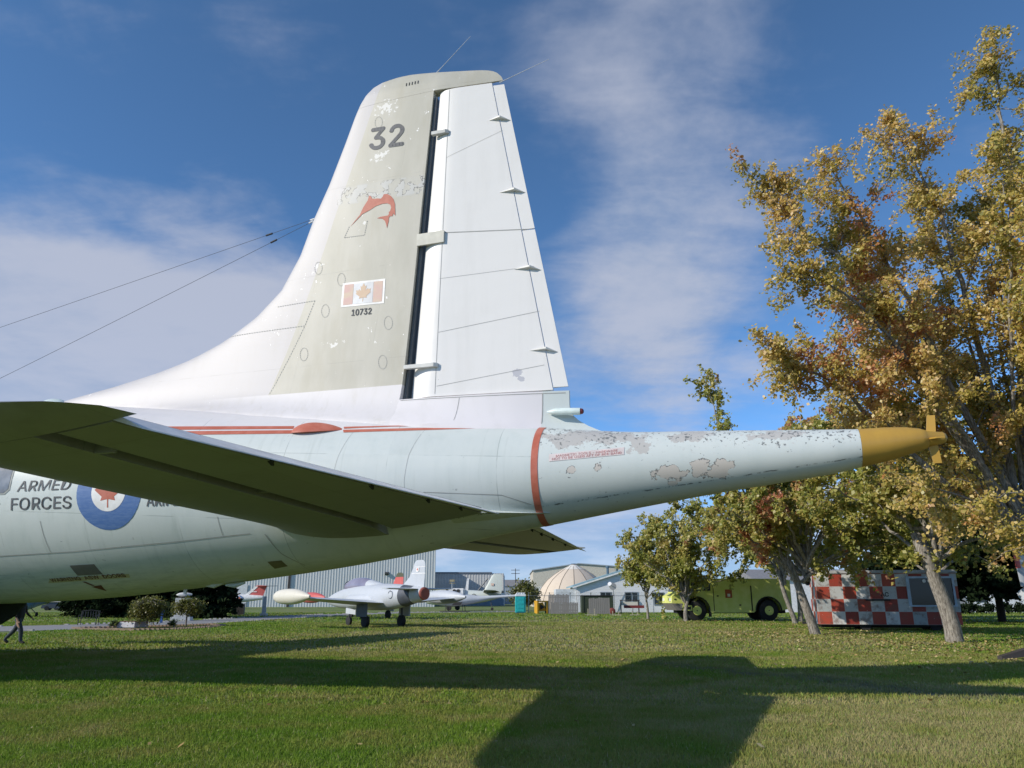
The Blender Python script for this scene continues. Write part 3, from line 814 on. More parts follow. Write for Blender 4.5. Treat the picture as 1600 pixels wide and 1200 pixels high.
for sgn, side_ in ((-1, 'near'), (1, 'far')):
    ys = [.6, .9, 1.2, 1.6, 2.2, 3, 4, 5, 6, 7, 7.6, 7.95]
    mb = MB()
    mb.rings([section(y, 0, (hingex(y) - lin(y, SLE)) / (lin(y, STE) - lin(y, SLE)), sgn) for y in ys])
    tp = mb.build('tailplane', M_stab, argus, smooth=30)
    tag(tp, 'near tailplane seen from below' if sgn < 0 else 'far tailplane below the fuselage')
    mb = MB(); mb.rings([section(y, 0, 1, sgn) for y in [7.96, 8.1, 8.25, 8.38, 8.46, 8.52, 8.56]])
    mb.build('tailplane_tip', M_stab, tp, smooth=30)
    mb = MB()
    ye = [1.15, 1.6, 2.2, 3, 4, 5, 6, 7, 7.93]
    tb = lambda y: lin(y, STE) - .26
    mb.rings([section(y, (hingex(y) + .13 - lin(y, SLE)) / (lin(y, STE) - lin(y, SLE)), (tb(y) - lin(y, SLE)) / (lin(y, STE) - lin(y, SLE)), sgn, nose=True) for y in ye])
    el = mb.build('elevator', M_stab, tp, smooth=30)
    # drooped trim tab along the trailing edge
    mb = MB(); rg = []
    for y in ye:
        x0 = tb(y) + .008; h = .028
        rg.append([(x0, sgn * y, 2.935 + h), (x0 + .28, sgn * y, 2.875 - .006 * y + .005), (x0 + .28, sgn * y, 2.875 - .006 * y - .005), (x0, sgn * y, 2.935 - h)])
    mb.rings(rg)
    mb.build('trim_tab', mat('white_tab_paint', (.74, .74, .74), .45), el)
    for y in (1.9, 2.9, 4.3, 6.1):
        mb = MB(); x0 = tb(y)
        mb.prism([(x0 - .05, 2.91), (x0 + .03, 2.91), (x0 + .035, 2.845), (x0 + .015, 2.845)], 'y', sgn * y - .012, sgn * y + .012)
        mb.build('tab_horn', M_bay, el)
    mb = MB()
    for y0, y1 in ((1.1, 7.93),):
        mb.rings([[(hingex(y) - .03, sgn * y, 3.06), (hingex(y) + .18, sgn * y, 3.06), (hingex(y) + .18, sgn * y, 3.03), (hingex(y) - .03, sgn * y, 3.03)] for y in (y0, y1)])
    mb.build('hinge_shroud', M_bay, tp)  # coloured near black to deepen the shade in the hinge gap
    for y in (2.2, 4.75, 7.3):
        mb = MB(); mb.prism([(hingex(y) - .12, 2.80), (hingex(y) + .2, 2.80), (hingex(y) + .2, 2.9), (hingex(y) - .12, 2.9)], 'y', sgn * y - .02, sgn * y + .02)
        mb.build('hinge_bracket', M_stab, tp)
    # fillet behind the root
    mb = MB(); rg = []
    for i in range(13):
        t = i / 12; x = -.3 + t * 1.55
        wy = (fus_y(x, 2.95) + .30 * math.sin(math.pi * min(1, .55 + t * .45)) * (1 - t) ** .5)
        hh = .16 * (1 - t) + .012
        rg.append([(x, sgn * (.3 + (wy - .3) * (1 - abs(k) / 6) ** .5), 2.93 + hh * k / 6) for k in range(-6, 7)])
    mb.rings(rg, cap=False, close=False)
    mb.build('root_fillet', M_boom, argus, smooth=60)

# --- wings, engines and undercarriage (mostly outside the picture; their shadow is in it)
M_wing = mat('wing_paint', (.58, .62, .60), .45)
def wing_section(x0, x1, y, z, th=.13, n=14):
    c = x1 - x0
    s_ = [(1 - math.cos(math.pi * i / n)) / 2 for i in range(n + 1)]
    return [(x0 + t * c, y, z + NACA(t) * th * c) for t in s_] + [(x0 + t * c, y, z - NACA(t) * th * c) for t in s_[::-1]]
for sgn in (-1, 1):
    mb = MB()
    mb.rings([wing_section(-19.4, -13.2, sgn * 1.2, 2.25), wing_section(-19, -13.6, sgn * 6, 2.6), wing_section(-17.6, -14.9, sgn * 20.5, 3.7, .11), wing_section(-17.0, -15.3, sgn * 21.5, 3.8, .08)])
    w_ = mb.build('wing', M_wing, argus, smooth=30)
    for y in (5.4, 10.6):
        z0 = 2.55 + (y - 5) * .075
        mb = MB(); mb.tube([(-22.6, sgn * y, z0), (-22.4, sgn * y, z0), (-21.4, sgn * y, z0), (-18, sgn * y, z0), (-14.4, sgn * y, z0 + .1)], [.62, .78, .82, .75, .12], 24)
        nc = mb.build('engine_nacelle', M_wing, w_, smooth=True)
        mb = MB(); mb.tube([(-23.3, sgn * y, z0), (-23.1, sgn * y, z0), (-22.55, sgn * y, z0)], [.03, .16, .26], 16)
        for k in range(3):
            a = k * 2 * math.pi / 3 + .5
            mb.box(-22.86, -22.80, sgn * y - .01, sgn * y + .01, z0, z0)
            dv = Vector((0, math.sin(a), math.cos(a))); tv = Vector((0, math.cos(a), -math.sin(a)))
            p0 = Vector((-22.85, sgn * y, z0))
            pts = []
            for rr, ww in ((.2, .10), (.9, .2), (1.6, .17), (1.9, .08)):
                pts += [p0 + dv * rr + tv * ww + Vector((.05, 0, 0)), p0 + dv * rr - tv * ww - Vector((.05, 0, 0))]
            mb.add(pts, [(0, 1, 3, 2), (2, 3, 5, 4), (4, 5, 7, 6)])
        mb.build('propeller', M_bay, nc, smooth=True)
    y = 5.4
    mb = MB(); mb.tube([(-18.7, sgn * y, 2.3), (-18.7, sgn * y, .6)], .12, 10)
    lg = mb.build('main_gear_leg', M_metal, argus)
    for dy in (-.38, .38):
        mb = MB(); mb.tube([(-18.7, sgn * y + dy - .17, .62), (-18.7, sgn * y + dy - .15, .62), (-18.7, sgn * y + dy + .15, .62), (-18.7, sgn * y + dy + .17, .62)], [.5, .62, .62, .5], 24)
        mb.build('tyre', M_black, lg, smooth=True)
mb = MB(); mb.tube([(-28.4, 0, 1.9), (-28.4, 0, .45)], .1, 10)
lg = mb.build('nose_gear_leg', M_metal, argus)
for dy in (-.25, .25):
    mb = MB(); mb.tube([(-28.4, dy - .12, .45), (-28.4, dy - .1, .45), (-28.4, dy + .1, .45), (-28.4, dy + .12, .45)], [.36, .45, .45, .36], 20)
    mb.build('tyre', M_black, lg, smooth=True)
# open bay door hanging below the belly
for sgn in (-1, 1):
    mb = MB()
    mb.prism([(-14.2, 1.64), (-10.34, 1.64), (-10.4, 1.52), (-10.62, 1.29), (-11.0, 1.1), (-14.2, 1.0)], 'y', sgn * .62 - .03, sgn * .62 + .03)
    mb.build('bay_door', M_bay, argus)  # shade under the belly is put into the door's black colour
# belly aerials
for x in (-5.2, -4.75):
    mb = MB(); mb.tube([(x - .2, -.1, 1.86), (x, -.1, 1.85), (x + .2, -.1, 1.9)], [.02, .045, .02], 10)
    mb.build('belly_fairing', M_fus, argus, smooth=True)
mb = MB(); mb.prism([(-5.95, 1.85), (-5.87, 1.85), (-5.88, 1.70), (-5.93, 1.70)], 'y', -.015, .015)
mb.build('blade_aerial', M_metal, argus)
mb = MB(); rg = []
for i in range(11):
    t = i / 10; x = -10.25 + t * .85
    p = math.sqrt(max(0, 1 - (2 * t - 1) ** 2)) + .02
    rg.append([(x, .22 * p * math.cos(a), 5.50 + .26 * p * math.sin(a)) for a in [2 * math.pi * k / 16 for k in range(16)]])
mb.rings(rg)
mb.build('dorsal_dome', mat('mint_dome', (.62, .72, .70), .4), argus, smooth=True)
# aerial wires and rods
M_wire = mat('aerial_wire', (.04, .045, .06), .6)
for (p, q, ins) in (((-3.74, 0, 9.10), (-21.5, 0, 5.83), .055), ((-3.77, 0, 9.05), (-13.5, 0, 5.68), .085)):
    p, q = Vector(p), Vector(q)
    mb = MB(); mb.tube([p + (q - p) * t - Vector((0, 0, .08 * t * (1 - t))) for t in [k / 16 for k in range(17)]], .0045, 5)
    w_ = mb.build('aerial_wire', M_wire, argus)
    mb = MB(); a, b = p + (q - p) * ins, p + (q - p) * (ins + .15 / (q - p).length); sag = Vector((0, 0, .08 * ins))
    mb.tube([a - sag, b - sag], .02, 8)
    mb.build('insulator', M_wire, w_)
    mb = MB(); mb.tube([p, p + (q - p).normalized() * .1], .016, 8)
    mb.build('wire_anchor', M_whitep, w_)
M_rod = mat('pale_rod', (.62, .63, .65), .4)
for p, q in (((-1.15, 0, 11.98), (-.41, 0, 12.70)), ((.22, 0, 11.46), (1.24, 0, 11.77))):
    mb = MB(); mb.tube([p, Vector(p).lerp(Vector(q), .15), q], [.012, .007, .004], 6)
    mb.build('static_rod', M_rod, argus)
# ------------------------------------------------------------------ ground, path, lawn
def bX(u, Y): return (u - 800) / 1254 * Y          # sideways place of something measured near the horizon
def bZ(v, Y): return 1.6 + (937.3 - v) / 1302 * Y  # its height

def lawn_col(nb, co):
    x, y, z = nb.sep(co)
    a = nb.noise(co, .10, 4, .6)
    b = nb.noise(co, .8, 5, .65)
    # drier in the open middle, greener in front on the left and under the trees
    dry = nb.m('MULTIPLY', nb.ss(nb.m('ABSOLUTE', nb.m('SUBTRACT', y, 42.)), 40, 5), nb.ss(nb.m('ABSOLUTE', nb.m('SUBTRACT', x, 2.)), 20, 4))
    dry = nb.m('ADD', dry, nb.m('MULTIPLY', nb.ss(x, -3, 6), nb.ss(y, 24, 10)))
    f = nb.m('ADD', nb.m('ADD', nb.m('MULTIPLY', a, .5), nb.m('MULTIPLY', b, .5)), nb.m('MULTIPLY', dry, .13))
    return nb.ramp(f, [(.34, (.115, .24, .022)), (.48, (.195, .29, .04)), (.57, (.31, .30, .085)), (.69, (.46, .38, .19))])
def track_mask(nb, co):
    """worn gravelly strip where vehicles cross the lawn"""
    x, y, z = nb.sep(co)
    xc = nb.m('ADD', nb.m('MULTIPLY', nb.m('SUBTRACT', y, 14.), -.62), 8.2)
    dx_ = nb.m('ADD', nb.m('SUBTRACT', x, xc), nb.m('MULTIPLY', nb.m('SUBTRACT', nb.noise(co, .5, 4), .5), 3.4))
    w = nb.ss(nb.m('ABSOLUTE', dx_), 1.0, .25)
    along = nb.m('MULTIPLY', nb.ss(y, 12.0, 14.5), nb.ss(y, 27, 20))
    return nb.m('MULTIPLY', nb.m('MULTIPLY', w, along), nb.ss(nb.noise(co, 2.2, 6, .7), .38, .6))
def soil_mat(nb, co):
    col = nb.mix(.3, lawn_col(nb, co), (.07, .08, .025))
    c = nb.noise(co, 11, 5, .7)
    col = nb.mix(nb.ss(c, .3, .7, 0, .65), col, (.03, .055, .008))
    gr = nb.noise(co, 30, 3, .8)
    col = nb.mix(track_mask(nb, co), col, nb.mix(gr, (.10, .095, .085), (.26, .245, .22)))
    return {'c': col, 'r': .95, 'h': c, 's': .5}
N = 60
xs_ = np.linspace(-1, 1, N); 
gv, gf = [], []
for j in range(N):
    for i in range(N):
        gx = 900 * np.sign(xs_[i]) * abs(xs_[i]) ** 2.2; gy = 900 + 1300 * np.sign(xs_[j]) * abs(xs_[j]) ** 1.0
        gv.append((gx, gy, 0.))
for j in range(N - 1):
    for i in range(N - 1):
        gf.append((j * N + i, j * N + i + 1, (j + 1) * N + i + 1, (j + 1) * N + i))
M_soil = mat('lawn_soil', fn=soil_mat)
ground = MB().add(gv, gf).build('ground', M_soil, fix=False)
tag(ground, 'mown museum lawn with dry patches and a worn strip', None, None, 'structure')

def pave_mat(nb, co):
    c = nb.mix(nb.noise(co, .7, 6, .6), (.19, .185, .185), (.30, .295, .29))
    return {'c': nb.mix(nb.ss(nb.noise(co, 25, 3), .55, .7, 0, .5), c, (.13, .13, .13)), 'r': .9}
M_path = mat('grey_path', fn=pave_mat)
plow = [(-60, 38.5), (-42, 40.5), (-26.7, 42.4), (-23.6, 46), (-21.0, 54.3), (-20.5, 66), (-18, 84), (-12.5, 101), (2, 112)]
pup = [(-60, 46), (-42, 48), (-31.9, 50.4), (-28.5, 55), (-26.3, 60.5), (-24.8, 72), (-22.0, 90), (-15, 108), (2, 119)]
mb = MB()
for a, b, c, d_ in zip(plow, plow[1:], pup[1:], pup):
    mb.add([(*a, .012), (*b, .012), (*c, .012), (*d_, .012)], [(0, 1, 2, 3)])
tag(mb.build('path', M_path), 'curving grey path across the lawn', None, None, 'structure')
# pale edging stones along both sides of the path
random.seed(4)
mb = MB()
for line in (plow, pup):
    for a, b in zip(line, line[1:]):
        a, b = Vector(a), Vector(b)
        n = int((b - a).length / .42)
        for k in range(n):
            p = a.lerp(b, (k + random.random() * .3) / n)
            s_ = random.uniform(.06, .15)
            if random.random() < .6:
                mb.box(p.x - s_, p.x + s_, p.y - s_ * .6, p.y + s_ * .6, -.01, random.uniform(.04, .11))
tag(mb.build('edging_stones', mat('pale_stone', (.40, .39, .37), .9)), 'pale stones edging the grey path', None, None, 'stuff')

def blade_mat():
    m = bpy.data.materials.new('grass_blades')
    m.use_nodes = True
    nt = m.node_tree; nt.nodes.clear(); nb = NB(nt)
    co = nb.n('ShaderNodeTexCoord').outputs['Object']
    rnd = nb.n('ShaderNodeNewGeometry').outputs['Random Per Island']
    c = lawn_col(nb, co)
    c = nb.mix(nb.ss(rnd, .0, 1., .0, .55), c, (.125, .225, .028))
    c = nb.mix(nb.m('GREATER_THAN', rnd, .88), c, (.27, .38, .09))
    c = nb.mix(nb.m('GREATER_THAN', rnd, .972), c, (.42, .38, .2))
    c = nb.mix(nb.m('MULTIPLY', track_mask(nb, co), .75), c, (.2, .18, .13))
    df = nb.n('ShaderNodeBsdfDiffuse', Color=c)
    tr = nb.n('ShaderNodeBsdfTranslucent', Color=c)
    ms = nb.n('ShaderNodeMixShader', Fac=.32)
    nt.links.new(df.outputs[0], ms.inputs[1]); nt.links.new(tr.outputs[0], ms.inputs[2])
    out = nb.n('ShaderNodeOutputMaterial')
    nt.links.new(ms.outputs[0], out.inputs[0])
    return m
M_blade = blade_mat()
rng = np.random.default_rng(11)

def fast_mesh(name, verts, faces_n, m, parent=None):
    """verts (n*k,3) made of n separate k-sided faces"""
    k = faces_n
    n = len(verts) // k
    me = bpy.data.meshes.new(name)
    me.vertices.add(n * k)
    me.vertices.foreach_set('co', verts.astype(np.float32).ravel())
    me.loops.add(n * k)
    me.loops.foreach_set('vertex_index', np.arange(n * k, dtype=np.int32))
    me.polygons.add(n)
    me.polygons.foreach_set('loop_start', np.arange(0, n * k, k, dtype=np.int32))
    me.polygons.foreach_set('loop_total', np.full(n, k, dtype=np.int32))
    me.update(calc_edges=True)
    me.validate()
    for q in (m if isinstance(m, (list, tuple)) else [m]):
        me.materials.append(q)
    o = bpy.data.objects.new(name, me)
    COL.objects.link(o)
    if parent: o.parent = parent
    return o

def blades(n, y0, y1, half, w, h, lean=.6):
    """n blades between depth y0 and y1; half(y) is half the width of the strip"""
    t = rng.random(n)
    Y = np.sqrt(y0 * y0 + t * (y1 * y1 - y0 * y0))
    X = (rng.random(n) * 2 - 1) * half(Y)
    keep = np.ones(n, bool)
    # nothing on the path
    py = np.array([p[1] for p in plow]); px = np.array([p[0] for p in plow]); qy = np.array([p[1] for p in pup]); qx = np.array([p[0] for p in pup])
    keep &= ~((X < np.interp(Y, py, px) + 0) & (X > np.interp(Y, qy, qx)) & (Y > 43))
    keep &= ~((Y < 50) & (X < -25) & (Y > 40))
    X, Y = X[keep], Y[keep]; n = len(X)
    an = rng.random(n) * 2 * np.pi
    ww = w * rng.uniform(.6, 1.4, n); hh = h * rng.uniform(.45, 1.3, n)
    la = rng.random(n) * 2 * np.pi; ll = hh * lean * rng.random(n)
    V = np.zeros((n, 3, 3))
    V[:, 0] = np.stack([X - np.cos(an) * ww, Y - np.sin(an) * ww, np.full(n, -.004)], 1)
    V[:, 1] = np.stack([X + np.cos(an) * ww, Y + np.sin(an) * ww, np.full(n, -.004)], 1)
    V[:, 2] = np.stack([X + np.cos(la) * ll, Y + np.sin(la) * ll, hh], 1)
    return V.reshape(-1, 3)
half = lambda y: y * .72 + 2.5
lv = np.concatenate([blades(330000, 6.0, 13, half, .0065, .048, 1.1), blades(260000, 13, 26, half, .013, .055, 1.1), blades(150000, 26, 60, half, .03, .07, 1.0), blades(45000, 60, 105, half, .06, .09, .9)])
tag(fast_mesh('lawn_grass', lv, 3, M_blade), 'short green and straw coloured grass of the lawn', None, None, 'stuff')
# broad-leaved weeds low in the turf, front left
n = 22000
Y = np.sqrt(36 + rng.random(n) * (17 ** 2 - 36)); X = (rng.random(n) * 2 - 1) * half(Y) - 1.5
k_ = rng.random(n) < np.clip(.9 - .09 * (X + 5), .08, 1)
X, Y = X[k_], Y[k_]; n = len(X)
an = rng.random(n) * 2 * np.pi; s_ = rng.uniform(.010, .021, n); zz_ = rng.uniform(.02, .045, n)
V = np.zeros((n, 4, 3)); tl_ = rng.uniform(-.5, .5, (n, 2))
for q, (a_, b_) in enumerate(((1.3, 0), (0, .7), (-1.0, 0), (0, -.7))):
    ux = np.cos(an) * a_ - np.sin(an) * b_; uy = np.sin(an) * a_ + np.cos(an) * b_
    V[:, q] = np.stack([X + ux * s_, Y + uy * s_, zz_ + s_ * (ux * tl_[:, 0] + uy * tl_[:, 1])], 1)
tag(fast_mesh('lawn_weeds', V.reshape(-1, 3), 4, M_blade), 'small broad-leaved weeds in the turf', None, None, 'stuff')
# fallen leaves
n = 6500
Y = np.sqrt(64 + rng.random(n) * (58 ** 2 - 64)); X = (rng.random(n) * 2 - 1) * half(Y)
k_ = rng.random(n) < np.clip(.25 + .035 * X, .06, 1)
X, Y = X[k_], Y[k_]; n = len(X)
an = rng.random(n) * 2 * np.pi; s_ = rng.uniform(.022, .05, n)
V = np.zeros((n, 4, 3)); tl_ = rng.uniform(-.6, .6, (n, 2))
for q, (a_, b_) in enumerate(((1.2, 0), (0, .75), (-1.0, 0), (0, -.75))):
    ux = np.cos(an) * a_ - np.sin(an) * b_; uy = np.sin(an) * a_ + np.cos(an) * b_
    V[:, q] = np.stack([X + ux * s_, Y + uy * s_, .05 + s_ * (ux * tl_[:, 0] + uy * tl_[:, 1])], 1)
def litter(nb, co):
    rnd = nb.n('ShaderNodeNewGeometry').outputs['Random Per Island']
    return {'c': nb.ramp(rnd, [(.0, (.22, .13, .05)), (.5, (.36, .26, .09)), (1., (.45, .38, .2))]), 'r': .8}
tag(fast_mesh('fallen_leaves', V.reshape(-1, 3), 4, mat('fallen_leaf', fn=litter)), 'tan and yellow leaves fallen on the lawn', None, None, 'stuff')

# drifts of leaves under the trees at the right
n = 5200
cx_ = rng.choice(np.array([17.2, 14.3, 16.3, 20, 13.4]), n); cy_ = np.where(cx_ == 17.2, 31.7, np.where(cx_ == 14.3, 38.5, np.where(cx_ == 16.3, 25, np.where(cx_ == 20, 50, 61))))
X = cx_ + rng.normal(size=n) * 4.2; Y = cy_ + rng.normal(size=n) * 4.2
an = rng.random(n) * 2 * np.pi; s_ = rng.uniform(.03, .06, n)
V = np.zeros((n, 4, 3)); tl_ = rng.uniform(-.6, .6, (n, 2))
for q, (a_, b_) in enumerate(((1.2, 0), (0, .75), (-1.0, 0), (0, -.75))):
    ux = np.cos(an) * a_ - np.sin(an) * b_; uy = np.sin(an) * a_ + np.cos(an) * b_
    V[:, q] = np.stack([X + ux * s_, Y + uy * s_, .06 + s_ * (ux * tl_[:, 0] + uy * tl_[:, 1])], 1)
tag(fast_mesh('leaf_drifts', V.reshape(-1, 3), 4, MATS['fallen_leaf']), 'scattered leaves lying below the maples', None, None, 'stuff')

# ------------------------------------------------------------------ trees
def leaf_mat(name, stops, patch=None, trans=.46, scale=.35):
    m = bpy.data.materials.new(name)
    m.use_nodes = True
    nt = m.node_tree; nt.nodes.clear(); nb = NB(nt)
    co = nb.n('ShaderNodeTexCoord').outputs['Object']
    rnd = nb.n('ShaderNodeNewGeometry').outputs['Random Per Island']
    cl = nb.noise(co, scale, 3, .6)
    f = nb.m('ADD', nb.m('MULTIPLY', rnd, .55), nb.m('MULTIPLY', nb.ss(cl, .3, .7), .45))
    c = nb.ramp(f, stops)
    if patch:
        pm = nb.ss(nb.noise(co, patch[1], 3, .6), patch[2], patch[2] + .07)
        c = nb.mix(nb.m('MULTIPLY', pm, nb.ss(rnd, .0, .5, .5, 1.)), c, patch[0])
    df = nb.n('ShaderNodeBsdfDiffuse', Color=c)
    tr = nb.n('ShaderNodeBsdfTranslucent', Color=c)
    gl = nb.n('ShaderNodeBsdfGlossy', Color=(.9, .9, .9), Roughness=.45)
    ms = nb.n('ShaderNodeMixShader', Fac=trans)
    nt.links.new(df.outputs[0], ms.inputs[1]); nt.links.new(tr.outputs[0], ms.inputs[2])
    m2 = nb.n('ShaderNodeMixShader', Fac=.04 if trans > .2 else 0.)
    nt.links.new(ms.outputs[0], m2.inputs[1]); nt.links.new(gl.outputs[0], m2.inputs[2])
    out = nb.n('ShaderNodeOutputMaterial')
    nt.links.new(m2.outputs[0], out.inputs[0])
    return m
L_gold = leaf_mat('golden_leaves', [(.1, (.28, .27, .05)), (.35, (.47, .39, .08)), (.6, (.65, .48, .135)), (.9, (.74, .50, .21))], ((.62, .27, .11), .30, .58))
L_red = leaf_mat('reddening_leaves', [(.1, (.19, .23, .04)), (.4, (.34, .34, .07)), (.7, (.52, .43, .11)), (.95, (.60, .42, .15))], ((.58, .24, .13), .32, .54))
L_yell = leaf_mat('yellow_green_leaves', [(.1, (.20, .24, .045)), (.4, (.34, .35, .07)), (.7, (.50, .43, .11)), (.95, (.58, .43, .15))], ((.33, .14, .07), .35, .63))
L_green = leaf_mat('green_leaves', [(.1, (.05, .085, .018)), (.5, (.10, .15, .03)), (.9, (.24, .24, .06))])
L_mul = leaf_mat('olive_leaves', [(.1, (.07, .085, .018)), (.5, (.15, .16, .03)), (.9, (.28, .25, .06))])
L_dark = leaf_mat('dark_needles', [(.1, (.008, .014, .007)), (.6, (.015, .026, .012)), (.95, (.03, .045, .02))], trans=.1)
def bark(nb, co):
    f = nb.noise(nb.scale(co, (5, 5, 1.1)), 4, 6, .7)
    return {'c': nb.mix(nb.ss(f, .35, .65), (.11, .095, .078), (.36, .33, .285)), 'r': .95, 'h': f, 's': 1.}
M_bark = mat('grey_bark', fn=bark)
M_bark2 = mat('dark_bark', fn=lambda nb, co: {'c': nb.mix(nb.noise(nb.scale(co, (5, 5, 1)), 4, 5), (.02, .017, .014), (.06, .05, .042)), 'r': .95})

def bez(pts, n):
    """smooth curve through control points"""
    pts = [Vector(p) for p in pts]
    out = []
    for i in range(len(pts) - 1):
        p0 = pts[max(i - 1, 0)]; p1 = pts[i]; p2 = pts[i + 1]; p3 = pts[min(i + 2, len(pts) - 1)]
        for k in range(n):
            t = k / n
            out.append(.5 * ((2 * p1) + (-p0 + p2) * t + (2 * p0 - 5 * p1 + 4 * p2 - p3) * t * t + (-p0 + 3 * p1 - 3 * p2 + p3) * t ** 3))
    out.append(pts[-1])
    return out

def leaves_mesh(name, P, size, m, parent, rs, droop=.0):
    n = len(P)
    # blades turn towards the light: normals scattered about a direction between the zenith and the sun
    nn = rs.normal(size=(n, 3)) * .75 + np.array([-.62, -.30, .62])
    nn /= np.linalg.norm(nn, axis=1)[:, None]
    a = rs.normal(size=(n, 3)); a[:, 2] -= droop
    a -= nn * (a * nn).sum(1)[:, None]
    a /= np.linalg.norm(a, axis=1)[:, None]
    b = np.cross(nn, a)
    s = size * rs.uniform(.5, 1.5, n)[:, None]
    V = np.zeros((n, 4, 3))
    V[:, 0] = P - a * s * .5
    V[:, 1] = P + b * s * .42 - a * s * .05
    V[:, 2] = P + a * s * .6
    V[:, 3] = P - b * s * .42 - a * s * .05
    return fast_mesh(name, V.reshape(-1, 3), 4, m, parent)

def grow_tree(name, label, loc, trunk, limbs, seed, leaf_m, leaf_size, n_sec, n_ter, n_leaf, sec_len, ter_len, group=None, bark_m=None, droop=.45, up=.25, spread=.10, bare=.25):
    """trunk and limbs are (points, r0, r1) in the tree's own frame; finer wood and leaves are grown from them"""
    rnd = random.Random(seed); rs = np.random.default_rng(seed)
    root = empty(name, (*loc, 0), 0, label, 'tree', group)
    mb = MB()
    tp = bez(trunk[0], 5)
    r0, r1 = trunk[1], trunk[2]
    rad = [r0 + (r1 - r0) * (i / (len(tp) - 1)) ** .8 for i in range(len(tp))]
    rad[0] *= 1.35
    mb.tube(tp, rad, 12)
    wood = MB()
    P = []
    def vec(s=1.): return Vector((rnd.gauss(0, s), rnd.gauss(0, s), rnd.gauss(0, s)))
    for pts, a, b in limbs:
        c = bez(pts, 6)
        n = len(c)
        for i in range(1, n - 1):
            c[i] = c[i] + vec(.06)
        wood.tube(c, [a + (b - a) * (i / (n - 1)) ** .7 for i in range(n)], 7, cap=False)
        L = sum((c[i + 1] - c[i]).length for i in range(n - 1))
        m_ = max(3, int(n_sec * L))
        for k in range(m_):
            t = bare + (1 - bare) * (k + rnd.random()) / m_
            i = min(int(t * (n - 1)), n - 2)
            p = c[i].lerp(c[i + 1], t * (n - 1) - i)
            ax = (c[i + 1] - c[i]).normalized()
            d0 = (ax * .7 + vec(.62) + Vector((0, 0, up))).normalized()
            l2 = sec_len * rnd.uniform(.55, 1.25) * (1.15 - .55 * t)
            q = [p, p + d0 * l2 * .5 + vec(.05), p + d0 * l2 * .9 + Vector((0, 0, -.12 * l2)) + vec(.08)]
            ra = max(.012, (a + (b - a) * t) * .38)
            wood.tube(q, [ra, ra * .65, ra * .28], 5, cap=False)
            for kk in range(n_ter):
                s_ = (kk + rnd.random()) / n_ter
                s_ = .15 + .85 * s_
                e = q[0].lerp(q[1], s_ * 2) if s_ < .5 else q[1].lerp(q[2], s_ * 2 - 1)
                d1 = (d0 * .55 + vec(.6) + Vector((0, 0, .05))).normalized()
                l3 = ter_len * rnd.uniform(.5, 1.3)
                g = e + d1 * l3 * .55
                h = e + d1 * l3 + Vector((0, 0, -droop * l3 * .5))
                wood.tube([e, g, h], [.011, .008, .004], 3, cap=False)
                m2 = int(n_leaf * rnd.uniform(.5, 1.4))
                if m2 < 1: continue
                tt = rs.uniform(.1, 1.08, m2)[:, None]
                e_, g_, h_ = (np.array(v) for v in (e, g, h))
                pos = (1 - tt) ** 2 * e_ + 2 * tt * (1 - tt) * g_ + tt ** 2 * h_
                P.append(pos + rs.normal(size=(m2, 3)) * spread - np.array([0, 0, .05]))
    tr = mb.build('trunk', bark_m or M_bark, root, smooth=True)
    wood.build('limbs', bark_m or M_bark, tr, smooth=True, fix=False)
    P = np.concatenate(P)
    leaves_mesh('crown', P, leaf_size, leaf_m, root, rs, droop)
    return root

def auto_limbs(h0, height, radius, n, seed, r0, lean=(0, 0), flat=1.):
    """main limbs fanning out of a fork at height h0"""
    rnd = random.Random(seed)
    out = []
    for k in range(n):
        a = 2 * math.pi * (k + rnd.uniform(-.3, .3)) / n * 2.4
        f = (k + .5) / n
        out_r = radius * (1.0 - .72 * f ** 1.3) * rnd.uniform(.85, 1.1)
        top = h0 + (height - h0) * (.22 + .78 * f) * rnd.uniform(.92, 1.05)
        st = h0 * rnd.uniform(.85, 1.25)
        e = Vector((math.cos(a) * out_r + lean[0] * f, math.sin(a) * out_r * flat + lean[1] * f, top))
        b = Vector((lean[0] * .12, lean[1] * .12, st))
        mid = b.lerp(e, .45) + Vector((0, 0, (top - st) * .12))
        out.append(([b, mid, e], r0 * rnd.uniform(.75, 1.05), .02))
    return out

